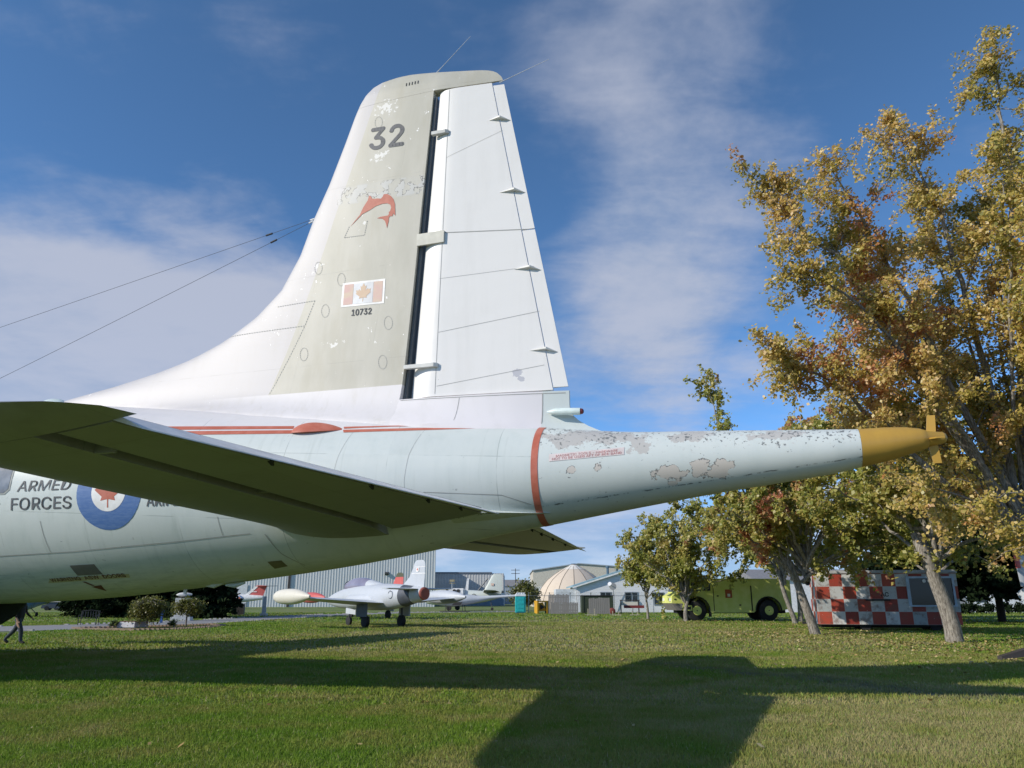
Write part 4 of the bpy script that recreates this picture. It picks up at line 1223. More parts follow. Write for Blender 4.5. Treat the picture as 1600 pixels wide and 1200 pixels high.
# the great golden maple at the right edge
A = (16.3, 24.2)
def rel(pts, o): return [(p[0] - o[0], p[1] - o[1], p[2]) for p in pts]
limbsA = [(rel([(16.1, 24.1, 2.9), (12.6, 23, 8.2), (9.9, 22, 11.9), (8.1, 21.7, 13.6)], A), .17, .02),
    (rel([(15.9, 24.1, 3.6), (13.4, 23.5, 9.5), (11.8, 23, 13), (10.6, 22.5, 15)], A), .16, .02),
    (rel([(15.9, 24.1, 4.2), (15.1, 24, 11), (14.4, 23.8, 15), (13.4, 23.5, 17.2)], A), .15, .02),
    (rel([(16, 24.1, 4.4), (16.9, 24, 12), (17.3, 23.8, 17), (17.4, 23.7, 20.3)], A), .17, .02),
    (rel([(16.1, 24.1, 2.8), (12, 23.2, 6.0), (9.6, 22.5, 8), (8.0, 22.2, 8.6)], A), .13, .015),
    (rel([(16.1, 24.1, 3.2), (12.8, 22.6, 7.6), (10.3, 21.6, 10.2), (8.6, 21.3, 10.9)], A), .12, .015),
    (rel([(16.4, 24.2, 4), (19.5, 24.4, 9), (22.4, 24.8, 13)], A), .15, .02),
    (rel([(16.4, 24.2, 3.4), (20.6, 23.6, 6.6), (24, 23.2, 8.6)], A), .12, .02),
    (rel([(16, 24, 3.8), (15.6, 21.2, 8.6), (15.2, 19, 12)], A), .12, .02),
    (rel([(16.2, 24.3, 3.8), (16.6, 27.6, 9), (17, 30.5, 13)], A), .13, .02),
    (rel([(16.2, 24.2, 2.5), (13.6, 22.6, 4.3), (11.2, 21.4, 4.7)], A), .08, .012),
    (rel([(16.1, 24.2, 3.1), (13.4, 24.6, 7), (11.6, 25.5, 10)], A), .11, .015),
    (rel([(16.2, 24.2, 2.2), (15.3, 22.4, 3.4), (14.3, 20.9, 3.3)], A), .06, .012)]
random.seed(3)
for pts, a_, b_ in auto_limbs(3.6, 16.5, 7.2, 14, 15, .09, (-1.0, -.5)):
    limbsA.append(([(p[0] - .3, p[1], p[2]) for p in pts], a_, b_))
grow_tree('maple_tree', 'great golden maple at the right edge, its long limbs reaching left over the boom tip', A, ([(.25, .1, -.1), (.0, 0, 1.6), (-.3, -.1, 3.2), (-.4, -.1, 4.4)], .42, .24), limbsA, 5, L_gold, .098, 1.35, 7, 74, 2.0, .95, 'autumn trees on the lawn')
# tree with the thick burred trunk in front of the trailer
B = (17.2, 31.7)
limbsB = auto_limbs(3.2, 10.2, 5.2, 13, 21, .12, (-.6, 1.5))
grow_tree('maple_tree', 'maple with thick burred trunk standing in front of the chequered trailer', B, ([(.05, 0, -.1), (.0, 0, .8), (-.28, 0, 2.0), (-.62, .0, 3.2), (-.75, .3, 4.2)], .36, .2), limbsB, 22, L_yell, .15, 1.3, 6, 48, 1.8, .9, 'autumn trees on the lawn')
C = (14.3, 38.5)
limbsC = auto_limbs(2.6, 10.6, 5.6, 14, 31, .13, (-.5, 0))
limbsC += [([(-.55, 0, 2.3), (-1.1, .1, 3.6), (-1.5, .1, 5.5), (-2.4, 0, 8)], .15, .02), ([(-.3, 0, 2.4), (2.4, -.8, 4.6), (4.9, -1.6, 5.6)], .11, .02), ([(-.5, 0, 2.4), (-2.4, -.6, 4.2), (-4.4, -1, 4.7)], .10, .02)]
grow_tree('maple_tree', 'leaning forked maple with reddish tufts between fire truck and trailer', C, ([(.12, 0, -.1), (0, 0, .4), (-.3, 0, 1.5), (-.6, 0, 2.6), (-.9, .1, 3.6)], .27, .14), limbsC, 32, L_red, .16, 1.3, 6, 46, 1.9, .9, 'autumn trees on the lawn')
D = (19.4, 55.7)
limbsD = auto_limbs(3.0, 13.0, 6.0, 15, 41, .12, (-3.0, 0)) + [([(-.6, 0, 3), (-2.6, 0, 9), (-4.2, 0, 14), (-4.6, 0, 17.6)], .12, .015)]
grow_tree('maple_tree', 'tall thin-topped maple rising behind the boom beyond the fire truck', D, ([(.15, 0, -.1), (0, 0, .5), (-.5, 0, 2.2), (-.7, 0, 3.6)], .2, .12), limbsD, 42, L_yell, .21, 1.1, 6, 30, 2.0, 1.0, 'autumn trees on the lawn')
Eb = (13.4, 62.2)
limbsE = auto_limbs(1.6, 9.4, 4.0, 13, 51, .09)
grow_tree('young_tree', 'small twin-stemmed tree right in front of the fire truck', Eb, ([(0, 0, -.1), (0, 0, .8), (.25, 0, 1.8), (.3, 0, 3.2)], .2, .08), limbsE, 52, L_yell, .19, 1.5, 6, 26, 1.5, .8, 'autumn trees on the lawn')
Fb = (11.5, 68.3)
limbsF = auto_limbs(1.8, 8.6, 3.0, 12, 61, .07)
grow_tree('young_tree', 'small slender tree left of the fire truck beside the white house', Fb, ([(0, 0, -.1), (0, 0, .8), (-.1, 0, 1.8), (-.25, 0, 3.2)], .13, .06), limbsF, 62, L_yell, .2, 1.5, 6, 24, 1.4, .75, 'autumn trees on the lawn')
G = (21.6, 60.5)
grow_tree('maple_tree', 'straight thin-trunked maple behind the rear wheel of the fire truck', G, ([(0, 0, -.1), (.05, 0, 1.5), (-.1, 0, 3.4)], .22, .12), auto_limbs(3.2, 12, 5.5, 10, 71, .1), 72, L_red, .22, 1.1, 6, 26, 1.9, .9, 'autumn trees on the lawn')
Hh = (26.5, 50)
grow_tree('maple_tree', 'broad maple standing close behind the chequered trailer', Hh, ([(0, 0, -.1), (.05, 0, 1.8), (-.1, 0, 3.6)], .3, .16), auto_limbs(3.2, 12.5, 6.2, 12, 81, .13), 82, L_red, .21, 1.1, 6, 30, 1.9, .9, 'autumn trees on the lawn')
grow_tree('maple_tree', 'maple beyond the right edge whose branches reach in low', (27.5, 33), ([(0, 0, -.1), (.05, 0, 1.8), (-.1, 0, 3.6)], .3, .16), auto_limbs(3.2, 13, 6.5, 11, 91, .13), 92, L_green, .18, 1.0, 6, 30, 1.9, .9, 'autumn trees on the lawn')

def conifer(name, label, loc, height, radius, seed, clear=.3, n_w=26, leafs=16000, size=.2, group=None):
    rnd = random.Random(seed); rs = np.random.default_rng(seed)
    root = empty(name, (*loc, 0), 0, label, 'tree', group)
    mb = MB(); mb.tube([(0, 0, -.1), (0, 0, height * .5), (0, 0, height * .98)], [.22 * height / 10, .13 * height / 10, .02], 10)
    tr = mb.build('trunk', M_bark2, root, smooth=True)
    wd = MB(); P = []
    per = leafs // (n_w * 8)
    for w in range(n_w):
        f = w / n_w
        z = clear + (height - clear) * f
        for k in range(8):
            a = rnd.uniform(0, 2 * math.pi)
            L = radius * (1 - f) ** .85 * rnd.uniform(.75, 1.12) + .15
            p0 = Vector((0, 0, z)); d_ = Vector((math.cos(a), math.sin(a), 0))
            p1 = p0 + d_ * L * .55 + Vector((0, 0, -.06 * L)); p2 = p0 + d_ * L + Vector((0, 0, -.22 * L + .1))
            wd.tube([p0, p1, p2], [.035, .022, .006], 4, cap=False)
            t = rs.uniform(.12, 1.03, per)[:, None]
            e, g, h = (np.array(v) for v in (p0, p1, p2))
            q = (1 - t) ** 2 * e + 2 * t * (1 - t) * g + t * t * h
            wdt = (.10 + .30 * t * (1.1 - t) * 2) * max(L, .6) * .5
            side_ = np.array([-math.sin(a), math.cos(a), 0])
            q = q + rs.normal(size=(per, 1)) * wdt * side_ + rs.normal(size=(per, 3)) * np.array([.05, .05, .10]) - np.array([0, 0, .1])
            P.append(q)
    wd.build('limbs', M_bark2, tr, fix=False)
    leaves_mesh('crown', np.concatenate(P), size, L_dark, root, rs, .5)
    return root
conifer('spruce_tree', 'dark spruce left of the bench, half hidden by the fuselage', (-44.5, 86), 14, 4.4, 1, .4, 26, 26000, .36, 'dark spruces by the path')
conifer('spruce_tree', 'dark spruce directly behind the iron bench', (-37.6, 78), 13, 4.2, 2, .9, 26, 26000, .36, 'dark spruces by the path')
conifer('spruce_tree', 'dark spruce behind the white monument', (-32.8, 77), 12, 3.9, 3, .5, 26, 26000, .36, 'dark spruces by the path')
conifer('spruce_tree', 'rightmost dark spruce, beside the small red-tailed jet', (-28.2, 74), 12, 3.3, 4, .4, 26, 26000, .36, 'dark spruces by the path')
conifer('pine_tree', 'dark pine with bare lower trunk at the right edge', (36.4, 60), 13, 5.0, 5, 2.7, 20, 24000, .36, 'dark pines at the right')
conifer('pine_tree', 'dark pine just left of the pine at the right edge', (33.6, 61.5), 14, 5.0, 6, 2.9, 20, 24000, .36, 'dark pines at the right')
conifer('pine_tree', 'dark pine farther back, behind the trailer', (36.5, 74), 13, 5.0, 7, 2.8, 20, 20000, .4, 'dark pines at the right')

def shrub(name, label, loc, rx, rz, zc, n, size, m, seed, weep=0., stem=.05, cat='shrub', group=None):
    """rounded shrub: stems with a ragged shell of leaves; weep makes the shoots hang"""
    rnd = random.Random(seed); rs = np.random.default_rng(seed)
    root = empty(name, (*loc, 0), 0, label, cat, group)
    mb = MB(); mb.tube([(0, 0, -.05), (.02, 0, zc * .6), (0, 0, zc + rz * .4)], [stem * 1.2, stem, stem * .6], 8)
    P = []
    st = MB()
    ns = max(14, n // 90)
    for k in range(ns):
        a = rnd.uniform(0, 2 * math.pi); el = rnd.uniform(-.25, 1.4) if not weep else rnd.uniform(.15, 1.35)
        d_ = Vector((math.cos(a) * math.cos(el) * rx, math.sin(a) * math.cos(el) * rx, math.sin(el) * rz)) * rnd.uniform(.75, 1.12)
        p0 = Vector((0, 0, zc - (rz * .5 if not weep else -rz * .1))); p2 = Vector((0, 0, zc)) + d_
        p1 = p0.lerp(p2, .5) + Vector((0, 0, rz * (.15 + weep * .3)))
        st.tube([p0, p1, p2], [.02, .014, .005], 4, cap=False)
        c = n // ns
        t = rs.uniform(.35, 1.05, c)[:, None]
        e, g, h = (np.array(v) for v in (p0, p1, p2))
        q = (1 - t) ** 2 * e + 2 * t * (1 - t) * g + t * t * h + rs.normal(size=(c, 3)) * .09 * (rx + rz) * .8
        if weep:
            q[:, 2] -= rs.random(c) ** 1.5 * weep * rz * 1.5
        P.append(q)
    tr = mb.build('trunk', M_bark, root, smooth=True)
    st.build('limbs', M_bark, tr, fix=False)
    P = np.concatenate(P); P = P[P[:, 2] > .03]
    leaves_mesh('crown', P, size, m, root, rs, .6 if weep else .1)
    return root
shrub('weeping_tree', 'weeping dwarf tree beside the white planter, the left of two', (-21.4, 47.4), 1.2, .62, 1.05, 7000, .09, L_mul, 3, .95, .06, 'tree', 'two weeping dwarf trees')
shrub('weeping_tree', 'weeping dwarf tree at the right end of the mulch bed', (-20.4, 50.6), 1.05, .5, 1.12, 6000, .09, L_mul, 4, .7, .05, 'tree', 'two weeping dwarf trees')
shrub('low_shrub', 'tiny shrub at the left end of the white planter', (-23.2, 47.2), .32, .22, .22, 700, .06, L_green, 5)
shrub('low_shrub', 'tiny shrub between the two weeping trees', (-20.4, 48.8), .32, .2, .2, 700, .06, L_green, 6)
shrub('tall_bush', 'yellow-green bush behind the turquoise toilet', (1.9, 119), 2.5, 2.0, 2.0, 6500, .26, L_mul, 7, 0, .1)
for k in range(9):
    shrub('hedge_bush', ('first', 'second', 'third', 'fourth', 'fifth', 'sixth', 'seventh', 'eighth', 'ninth')[k] + ' dark bush from the left in the low hedge before the white building', (47 + k * 2.1, 92 + k * .4), 1.25, .6, .55, 900, .22, L_dark, 40 + k, 0, .05, 'shrub', 'dark hedge at the right')
# ------------------------------------------------------------------ other aircraft
M_grey = mat('pale_grey_aircraft_paint', fn=lambda nb, co: {'c': streaks(nb, co, (.50, .53, .57), (.40, .43, .46), .4), 'r': .45})
M_cream = mat('cream_paint', fn=lambda nb, co: {'c': streaks(nb, co, (.68, .65, .56), (.5, .46, .38), .5), 'r': .5})
M_tred = mat('pinkish_red_paint', fn=lambda nb, co: {'c': streaks(nb, co, (.56, .11, .10), (.62, .2, .18), .5), 'r': .5})
M_slate = mat('dark_slate_paint', (.07, .08, .10), .5)
M_tyre = mat('tyre_rubber', (.018, .018, .02), .8)
M_canopy = mat('tinted_canopy', fn=lambda nb, co: {'c': nb.mix(nb.noise(co, 1.5, 3), (.14, .13, .2), (.34, .33, .42)), 'r': .1})
M_white = mat('white_gloss_paint', (.72, .72, .72), .4)

def ring(x, zc, w, h, n=28, y=0.): return [(x, y + w * math.sin(2 * math.pi * k / n), zc + h * math.cos(2 * math.pi * k / n)) for k in range(n)]
def body(tab, n=28, y=0., steps=3):
    xs = []
    for a, b in zip(tab, tab[1:]):
        xs += [a[0] + (b[0] - a[0]) * k / steps for k in range(steps)]
    xs.append(tab[-1][0])
    return [ring(x, interp(x, tab, 1), max(interp(x, tab, 2), .01), max(interp(x, tab, 3), .01), n, y) for x in xs]
def vert_fin(rows, thick):
    """rows: (z, x leading edge, x trailing edge)"""
    s_ = [(1 - math.cos(math.pi * i / 10)) / 2 for i in range(11)]
    out = []
    for z, a, b in rows:
        c = b - a
        out.append([(a + t * c, NACA(t) * thick * c, z) for t in s_] + [(a + t * c, -NACA(t) * thick * c, z) for t in s_[::-1]])
    return out

def jet(loc, rz, label, paint, tank_paint, fin_paint, tip_paint, tank2, group):
    root = empty('jet_trainer', loc, rz, label, 'jet', group)
    F = [(-6.6, 1.55, .03, .03), (-6.4, 1.56, .2, .2), (-5.6, 1.6, .42, .42), (-4.6, 1.66, .56, .6), (-3.4, 1.74, .66, .72), (-2, 1.78, .72, .80), (0, 1.78, .74, .80), (1.5, 1.8, .70, .74), (3, 1.87, .55, .58), (4.0, 1.93, .42, .43), (4.45, 1.95, .36, .37)]
    mb = MB(); mb.rings(body(F))
    fu = mb.build('fuselage', paint, root, smooth=True)
    mb = MB(); mb.rings([ring(x, lin(x, [(2.55, 1.845), (3.6, 1.9)]), lin(x, [(2.55, .615), (3, .56), (3.7, .47)]), lin(x, [(2.55, .645), (3, .59), (3.7, .485)])) for x in (2.6, 2.9, 3.2, 3.6)], cap=False)
    if paint is M_grey:
        mb.build('dark_panel', M_slate, fu, smooth=True)
    mb = MB(); mb.tube([(4.44, 0, 1.95), (4.55, 0, 1.95), (4.6, 0, 1.95)], [.36, .36, .30], 24)
    mb.build('tailpipe_cover', mat('dull_red_cover', (.36, .10, .07), .6), fu, smooth=True)
    mb = MB(); mb.rings(body([(-4.35, 2.35, .1, .08), (-4.0, 2.4, .34, .3), (-3.2, 2.45, .42, .50), (-2.2, 2.45, .43, .53), (-1.3, 2.4, .38, .46), (-.7, 2.35, .2, .25)]))
    mb.build('canopy', M_canopy, fu, smooth=True)
    mb = MB(); mb.rings(body([(-1.55, 2.45, .38, .40), (-1.3, 2.45, .38, .40), (-.6, 2.36, .33, .36), (.4, 2.3, .2, .24), (1.2, 2.3, .06, .1)]))
    mb.build('canopy_fairing', paint, fu, smooth=True)
    mb = MB(); mb.tube([(-4.05, -.3, 2.45), (-4.05, -.2, 2.7), (-4.05, 0, 2.78), (-4.05, .2, 2.7), (-4.05, .3, 2.45)], .025, 6)
    mb.build('windscreen_frame', M_slate, fu)
    mb = MB(); mb.rings(vert_fin([(2.15, 1.2, 4.4), (2.45, 2.3, 4.45), (2.9, 2.95, 4.5), (3.5, 3.35, 4.5), (3.75, 3.5, 4.45), (3.85, 3.7, 4.25)], .09))
    fi = mb.build('fin', fin_paint, root, smooth=30)
    mb = MB(); mb.rings(vert_fin([(3.5, 3.33, 4.52), (3.76, 3.48, 4.47), (3.87, 3.7, 4.26)], .10))
    mb.build('fin_tip', tip_paint, fi, smooth=30)
    if paint is M_grey:
        for z in (3.08, 3.46):
            mb = MB(); mb.rings(vert_fin([(z, 3.0 + (z - 2.9) * .62, 4.52), (z + .05, 3.03 + (z - 2.9) * .62, 4.52)], .10))
            mb.build('white_line', M_white, fi, smooth=30)
        mb = MB(); mb.box(3.72, 3.98, -.085, -.06, 3.2, 3.42); mb.build('squadron_badge', M_whitep, fi)
        mb = MB(); mb.box(3.8, 3.9, -.09, -.086, 3.27, 3.39); mb.build('badge_mark', M_tred, fi)
        o = MB(); o.rings([[(x_, -fy_ - .006, z_) for x_, fy_, z_ in [(1.95 + .24 * r_ * math.sin(t_), .66, 1.9 + .24 * r_ * math.cos(t_)) for t_ in [2 * math.pi * k / 24 for k in range(24)]]] for r_ in (.85, 1.)], cap=False)
        ro = o.build('roundel_ring', M_slate, fu)
    for sg in (-1, 1):
        mb = MB(); mb.rings([wing_section(-1.9, 1.25, sg * .5, 1.42), wing_section(-1.6, 1.0, sg * 1.4, 1.46), wing_section(-.95, .5, sg * 5.3, 1.70)])
        w = mb.build('wing', paint, root, smooth=30)
        mb = MB(); mb.rings(body([(-3.0, 1.78, .03, .03), (-2.9, 1.78, .17, .17), (-2.4, 1.78, .36, .36), (-1.5, 1.78, .44, .44), (-.3, 1.78, .42, .42), (.6, 1.78, .28, .28), (1.35, 1.78, .06, .08)], 24, sg * 5.6))
        mb.build('tip_tank', tank_paint if sg < 0 else tank2, w, smooth=True)
        mb = MB(); mb.rings([wing_section(2.9, 4.3, sg * .2, 2.22, .1), wing_section(3.55, 4.3, sg * 2.3, 2.24, .1)])
        mb.build('tailplane', paint, root, smooth=30)
        mb = MB(); mb.rings(body([(-3.1, 1.55, .1, .2), (-2.9, 1.55, .28, .38), (-2, 1.55, .36, .42), (-.8, 1.6, .3, .4), (.6, 1.65, .06, .2)], 20, sg * .55))
        mb.build('air_intake', paint, fu, smooth=True)
        mb = MB(); mb.tube([(.35, sg * 1.3, 1.4), (.35, sg * 1.3, .35)], .07, 8)
        lg = mb.build('main_gear_leg', M_slate, root)
        mb = MB(); mb.tube([(.35, sg * 1.3 - .14, .34), (.35, sg * 1.3 - .11, .34), (.35, sg * 1.3 + .11, .34), (.35, sg * 1.3 + .14, .34)], [.26, .34, .34, .26], 20)
        mb.build('tyre', M_tyre, lg, smooth=True)
        mb = MB(); mb.prism([(-.3, .62), (.9, .62), (.9, 1.38), (-.3, 1.38)], 'y', sg * 1.55 - .02, sg * 1.55 + .02)
        mb.build('gear_door', paint if sg > 0 else M_slate, lg)
    mb = MB(); mb.tube([(-3.7, 0, 1.2), (-3.75, 0, .3)], .06, 8)
    lg = mb.build('nose_gear_leg', M_slate, root)
    mb = MB(); mb.tube([(-3.75, -.1, .28), (-3.75, -.08, .28), (-3.75, .08, .28), (-3.75, .1, .28)], [.2, .28, .28, .2], 18)
    mb.build('tyre', M_tyre, lg, smooth=True)
    mb = MB(); mb.prism([(-3.6, .75), (-2.4, .7), (-2.4, 1.0), (-3.6, 1.1)], 'y', -.36, -.32)
    mb.build('gear_door', paint, lg)
    return root
jet((-8.1, 49.8, 0), R(-48), 'pale grey jet trainer with cream wing-tip tank and grey fin', M_grey, M_cream, M_grey, M_grey, M_grey, 'jets parked before the hangar')
jet((-12.3, 71.5, 0), R(-48), 'jet with red wing-tip tank and red fin, mostly hidden behind the grey jet trainer', M_white, M_tred, M_tred, mat('olive_tip', (.08, .09, .05), .6), M_tred, 'jets parked before the hangar')

# small T-tailed jet by the spruces
tj = empty('t_tail_jet', (bX(352, 150), 150, 0), 0, 'small white jet with red T-shaped tail beside the rightmost spruce', 'jet')
mb = MB(); mb.rings(body([(-9.5, 1.7, .03, .03), (-8, 1.75, .4, .4), (-4, 1.85, .75, .75), (0, 1.9, .8, .85), (3.5, 1.9, .7, .7), (6.6, 2.0, .45, .4), (7.0, 2.0, .38, .34)]))
fu = mb.build('fuselage', M_white, tj, smooth=True)
o = MB(); o.rings([[(2.9 + .55 * r_ * math.sin(t_), -.80, 1.95 + .45 * r_ * math.cos(t_)) for t_ in [2 * math.pi * k / 24 for k in range(24)]] for r_ in (.6, 1.)], cap=False); o.build('roundel_ring', M_blue, fu)
mb = MB(); mb.prism(disc(2.9, 1.95, .16, 14), 'y', -.81, -.79); mb.build('roundel_spot', M_red, fu)
mb = MB(); mb.rings(vert_fin([(2.3, 3.4, 7.0), (4.1, 5.6, 7.6)], .06)); fi = mb.build('fin', M_tred, tj, smooth=30)
mb = MB(); mb.prism([(3.5, 2.45), (4.3, 2.45), (6.0, 4.0), (5.5, 4.0)], 'y', -.14, .14); mb.build('fin_white_edge', M_whitep, fi)
mb = MB(); mb.box(4.9, 5.8, -.15, .15, 3.0, 3.14); mb.build('fin_white_bar', M_whitep, fi)
for sg in (-1, 1):
    mb = MB(); mb.rings([wing_section(5.6, 7.9, sg * .05, 4.15, .07), wing_section(6.6, 7.9, sg * 1.9, 4.1, .07)]); mb.build('tailplane', M_tred, tj, smooth=30)
    mb = MB(); mb.rings([wing_section(-1.5, 1.8, sg * .7, 1.7, .06), wing_section(.2, 1.4, sg * 3.2, 1.4, .06)]); mb.build('wing', M_white, tj, smooth=30)
mb = MB(); mb.tube([(7.5, 0, 4.1), (9.6, 0, 4.12)], .05, 6); mb.build('tail_probe', M_slate, fi)
for x, y in ((.6, -1.2), (.6, 1.2), (-5, 0)):
    mb = MB(); mb.tube([(x, y, 1.6), (x, y, .3)], .07, 6); lg = mb.build('gear_leg', M_slate, tj)
    mb = MB(); mb.tube([(x, y - .12, .32), (x, y + .12, .32)], .32, 14); mb.build('tyre', M_tyre, lg)

# helicopter
he = empty('helicopter', (bX(716, 112), 112, 0), R(-8), 'pale grey helicopter with twin black exhausts and black skids behind the jet tail', 'helicopter')
mb = MB(); mb.rings(body([(-3.9, 1.55, .05, .05), (-3.3, 1.55, .6, .5), (-2, 1.6, 1.0, .8), (-.4, 1.6, 1.05, .84), (1.4, 1.65, .8, .68), (3, 1.75, .4, .4), (4.6, 1.95, .22, .22), (9, 2.2, .14, .14)]))
fu = mb.build('fuselage', M_grey, he, smooth=True)
mb = MB(); mb.box(-2.6, .9, -.55, .55, 2.25, 3.15); mb.build('engine_deck', M_white, fu, bevel=.12)
for x, r_ in ((-1.5, .2), (-.45, .25), (.1, .25)):
    mb = MB(); mb.tube([(x, -.52, 2.8), (x, -.62, 2.8)], r_, 14); mb.build('exhaust', M_black, fu)
mb = MB(); mb.tube([(-.9, 0, 3.1), (-.9, 0, 4.35)], .09, 8); ms_ = mb.build('rotor_mast', M_metal, he)
mb = MB(); mb.box(-1.25, -.55, -.2, .2, 4.05, 4.35); mb.tube([(-1.3, 0, 3.85), (-.5, 0, 3.85)], .06, 6); mb.build('rotor_head', mat('ochre_metal', (.30, .26, .16), .5), ms_)
for sg in (-1, 1):
    mb = MB(); mb.box(-.9 + (0 if sg > 0 else -2.6), -.9 + (2.2 if sg > 0 else 0), -.13, .13, 4.30, 4.33); mb.build('rotor_blade', M_metal, ms_)
mb = MB(); mb.prism([(.9, 2.2), (1.35, 2.2), (1.5, 4.5), (1.2, 4.5)], 'y', -.08, .08); mb.build('white_pylon', M_white, he)
for sg in (-1, 1):
    mb = MB(); mb.tube([(-2.4, sg * 1.1, .05), (1.5, sg * 1.1, .05)], .05, 6)
    sk = mb.build('skid', M_black, he)
    for x in (-1.6, .8):
        mb = MB(); mb.tube([(x, sg * .6, 1.0), (x, sg * 1.1, .05)], .045, 6); mb.build('skid_strut', M_black, sk)
mb = MB(); mb.prism([(-.7, .88), (.5, .88), (.8, 1.3), (-.3, 1.3)], 'y', -1.02, -.96); mb.build('side_hatch', M_black, he)

# pale green twin behind the helicopter
tk = empty('naval_aircraft', (bX(741, 126), 126, 0), R(-12), 'pale green naval aircraft with tall square fin and dark tailplane beside the helicopter', 'aircraft')
M_sage = mat('sage_aircraft_paint', fn=lambda nb, co: {'c': streaks(nb, co, (.56, .60, .56), (.44, .48, .44), .4), 'r': .5})
mb = MB(); mb.rings(body([(-8.5, 1.9, .2, .3), (-7.6, 1.9, .8, .9), (-5, 1.95, 1.0, 1.15), (-1, 2.0, .95, 1.1), (1.5, 2.1, .75, .85), (3.2, 2.2, .5, .55), (4.4, 2.25, .22, .25)]))
fu = mb.build('fuselage', M_sage, tk, smooth=True)
mb = MB(); mb.rings(vert_fin([(2.4, .2, 4.3), (3.1, 1.6, 4.45), (5.2, 2.8, 4.5), (5.5, 3.1, 4.3)], .08)); fi = mb.build('fin', M_sage, tk, smooth=30)
mb = MB(); mb.tube([(.6, -.02, 3.0), (2.2, -.02, 4.9)], .1, 6); mb.build('dark_leading_edge', M_slate, fi)
mb = MB(); mb.box(2.75, 3.2, -.2, -.17, 3.75, 4.1); mb.build('fin_badge', M_pink, fi)
for sg in (-1, 1):
    mb = MB(); mb.rings([wing_section(1.5, 4.3, sg * .3, 2.75, .1), wing_section(2.4, 4.2, sg * 3.4, 3.0, .1)]); mb.build('tailplane', mat('dark_green_paint', (.07, .09, .06), .6), tk, smooth=30)
    mb = MB(); mb.rings([wing_section(-5.5, -2.6, sg * .6, 2.9, .12), wing_section(-5.2, -3.0, sg * 4, 3.0, .12)]); mb.build('folded_wing', M_sage, tk, smooth=30)
    mb = MB(); mb.tube([(-3.4, sg * 2.4, 1.9), (-3.4, sg * 2.4, .4)], .09, 6); lg = mb.build('gear_leg', M_slate, tk)
    mb = MB(); mb.tube([(-3.4, sg * 2.4 - .12, .4), (-3.4, sg * 2.4 + .12, .4)], .4, 16); mb.build('tyre', M_tyre, lg)
mb = MB(); mb.tube([(2.6, 0, 1.8), (2.9, 0, .25)], .07, 6); lg = mb.build('tail_gear_leg', M_slate, tk)
mb = MB(); mb.tube([(2.9, -.08, .22), (2.9, .08, .22)], .22, 14); mb.build('tyre', M_tyre, lg)
o = MB(); o.rings([[(.2 + .42 * r_ * math.sin(t_), -1.0, 2.1 + .42 * r_ * math.cos(t_)) for t_ in [2 * math.pi * k / 20 for k in range(20)]] for r_ in (.72, 1.)], cap=False); o.build('roundel_ring', M_slate, fu)

# tail of an aircraft at the right edge
rt = empty('parked_jet', (33.0, 50, 0), R(20), 'grey aircraft tail with red and white band behind maple limbs at right edge', 'jet')
mb = MB(); mb.rings(body([(-1.6, 1.9, .3, .3), (0, 2.0, .7, .75), (4, 2.0, .8, .85), (9, 1.8, .5, .5), (11, 1.7, .05, .05)])); mb.build('fuselage', M_grey, rt, smooth=True)
mb = MB(); mb.rings(vert_fin([(2.4, -1.6, 2.4), (3.5, -1.7, 1.5), (5.3, -1.8, .3)], .1)); fi = mb.build('fin', M_grey, rt, smooth=30)
mb = MB(); mb.rings(vert_fin([(3.5, -1.72, -.6), (5.3, -1.84, -.8)], .2)); mb.build('red_rudder', M_tred, fi, smooth=30)
for sg in (-1, 1):
    mb = MB(); mb.rings([wing_section(3, 6, sg * .7, 1.9, .08), wing_section(3.4, 4.6, sg * 4, 2.0, .08)]); mb.build('wing', M_grey, rt, smooth=30)
    mb = MB(); mb.tube([(4.5, sg * 1.5, 1.8), (4.5, sg * 1.5, .3)], .08, 6); lg = mb.build('gear_leg', M_slate, rt)
    mb = MB(); mb.tube([(4.5, sg * 1.5 - .1, .32), (4.5, sg * 1.5 + .1, .32)], .32, 14); mb.build('tyre', M_tyre, lg)

# light aircraft far left
la = empty('light_aircraft', (-48, 80, 0), R(100), 'small blue and white light aircraft beyond the walking person', 'aircraft')
M_sky = mat('sky_blue_paint', (.20, .38, .62), .4)
mb = MB(); mb.rings(body([(-2.6, 1.1, .1, .1), (-2.4, 1.1, .4, .4), (-1.4, 1.2, .52, .6), (0, 1.3, .5, .62), (1.6, 1.25, .3, .34), (4.2, 1.35, .1, .12)])); mb.build('fuselage', M_sky, la, smooth=True)
mb = MB(); mb.rings(vert_fin([(1.3, 3.2, 4.4), (2.3, 3.9, 4.6)], .08)); mb.build('fin', M_white, la, smooth=30)
for sg in (-1, 1):
    mb = MB(); mb.rings([wing_section(-1.5, .1, 0, 1.95, .1), wing_section(-1.4, .0, sg * 4.6, 2.05, .1)]); mb.build('wing', M_white, la, smooth=30)
    mb = MB(); mb.rings([wing_section(3.5, 4.4, 0, 1.4, .1), wing_section(3.7, 4.4, sg * 1.5, 1.4, .1)]); mb.build('tailplane', M_white, la, smooth=30)
    mb = MB(); mb.tube([(-.6, sg * .3, .9), (-.6, sg * 1.0, .25)], .04, 6); lg = mb.build('gear_leg', M_slate, la)
    mb = MB(); mb.tube([(-.6, sg * 1.0 - .06, .22), (-.6, sg * 1.0 + .06, .22)], .22, 14); mb.build('tyre', M_tyre, lg)

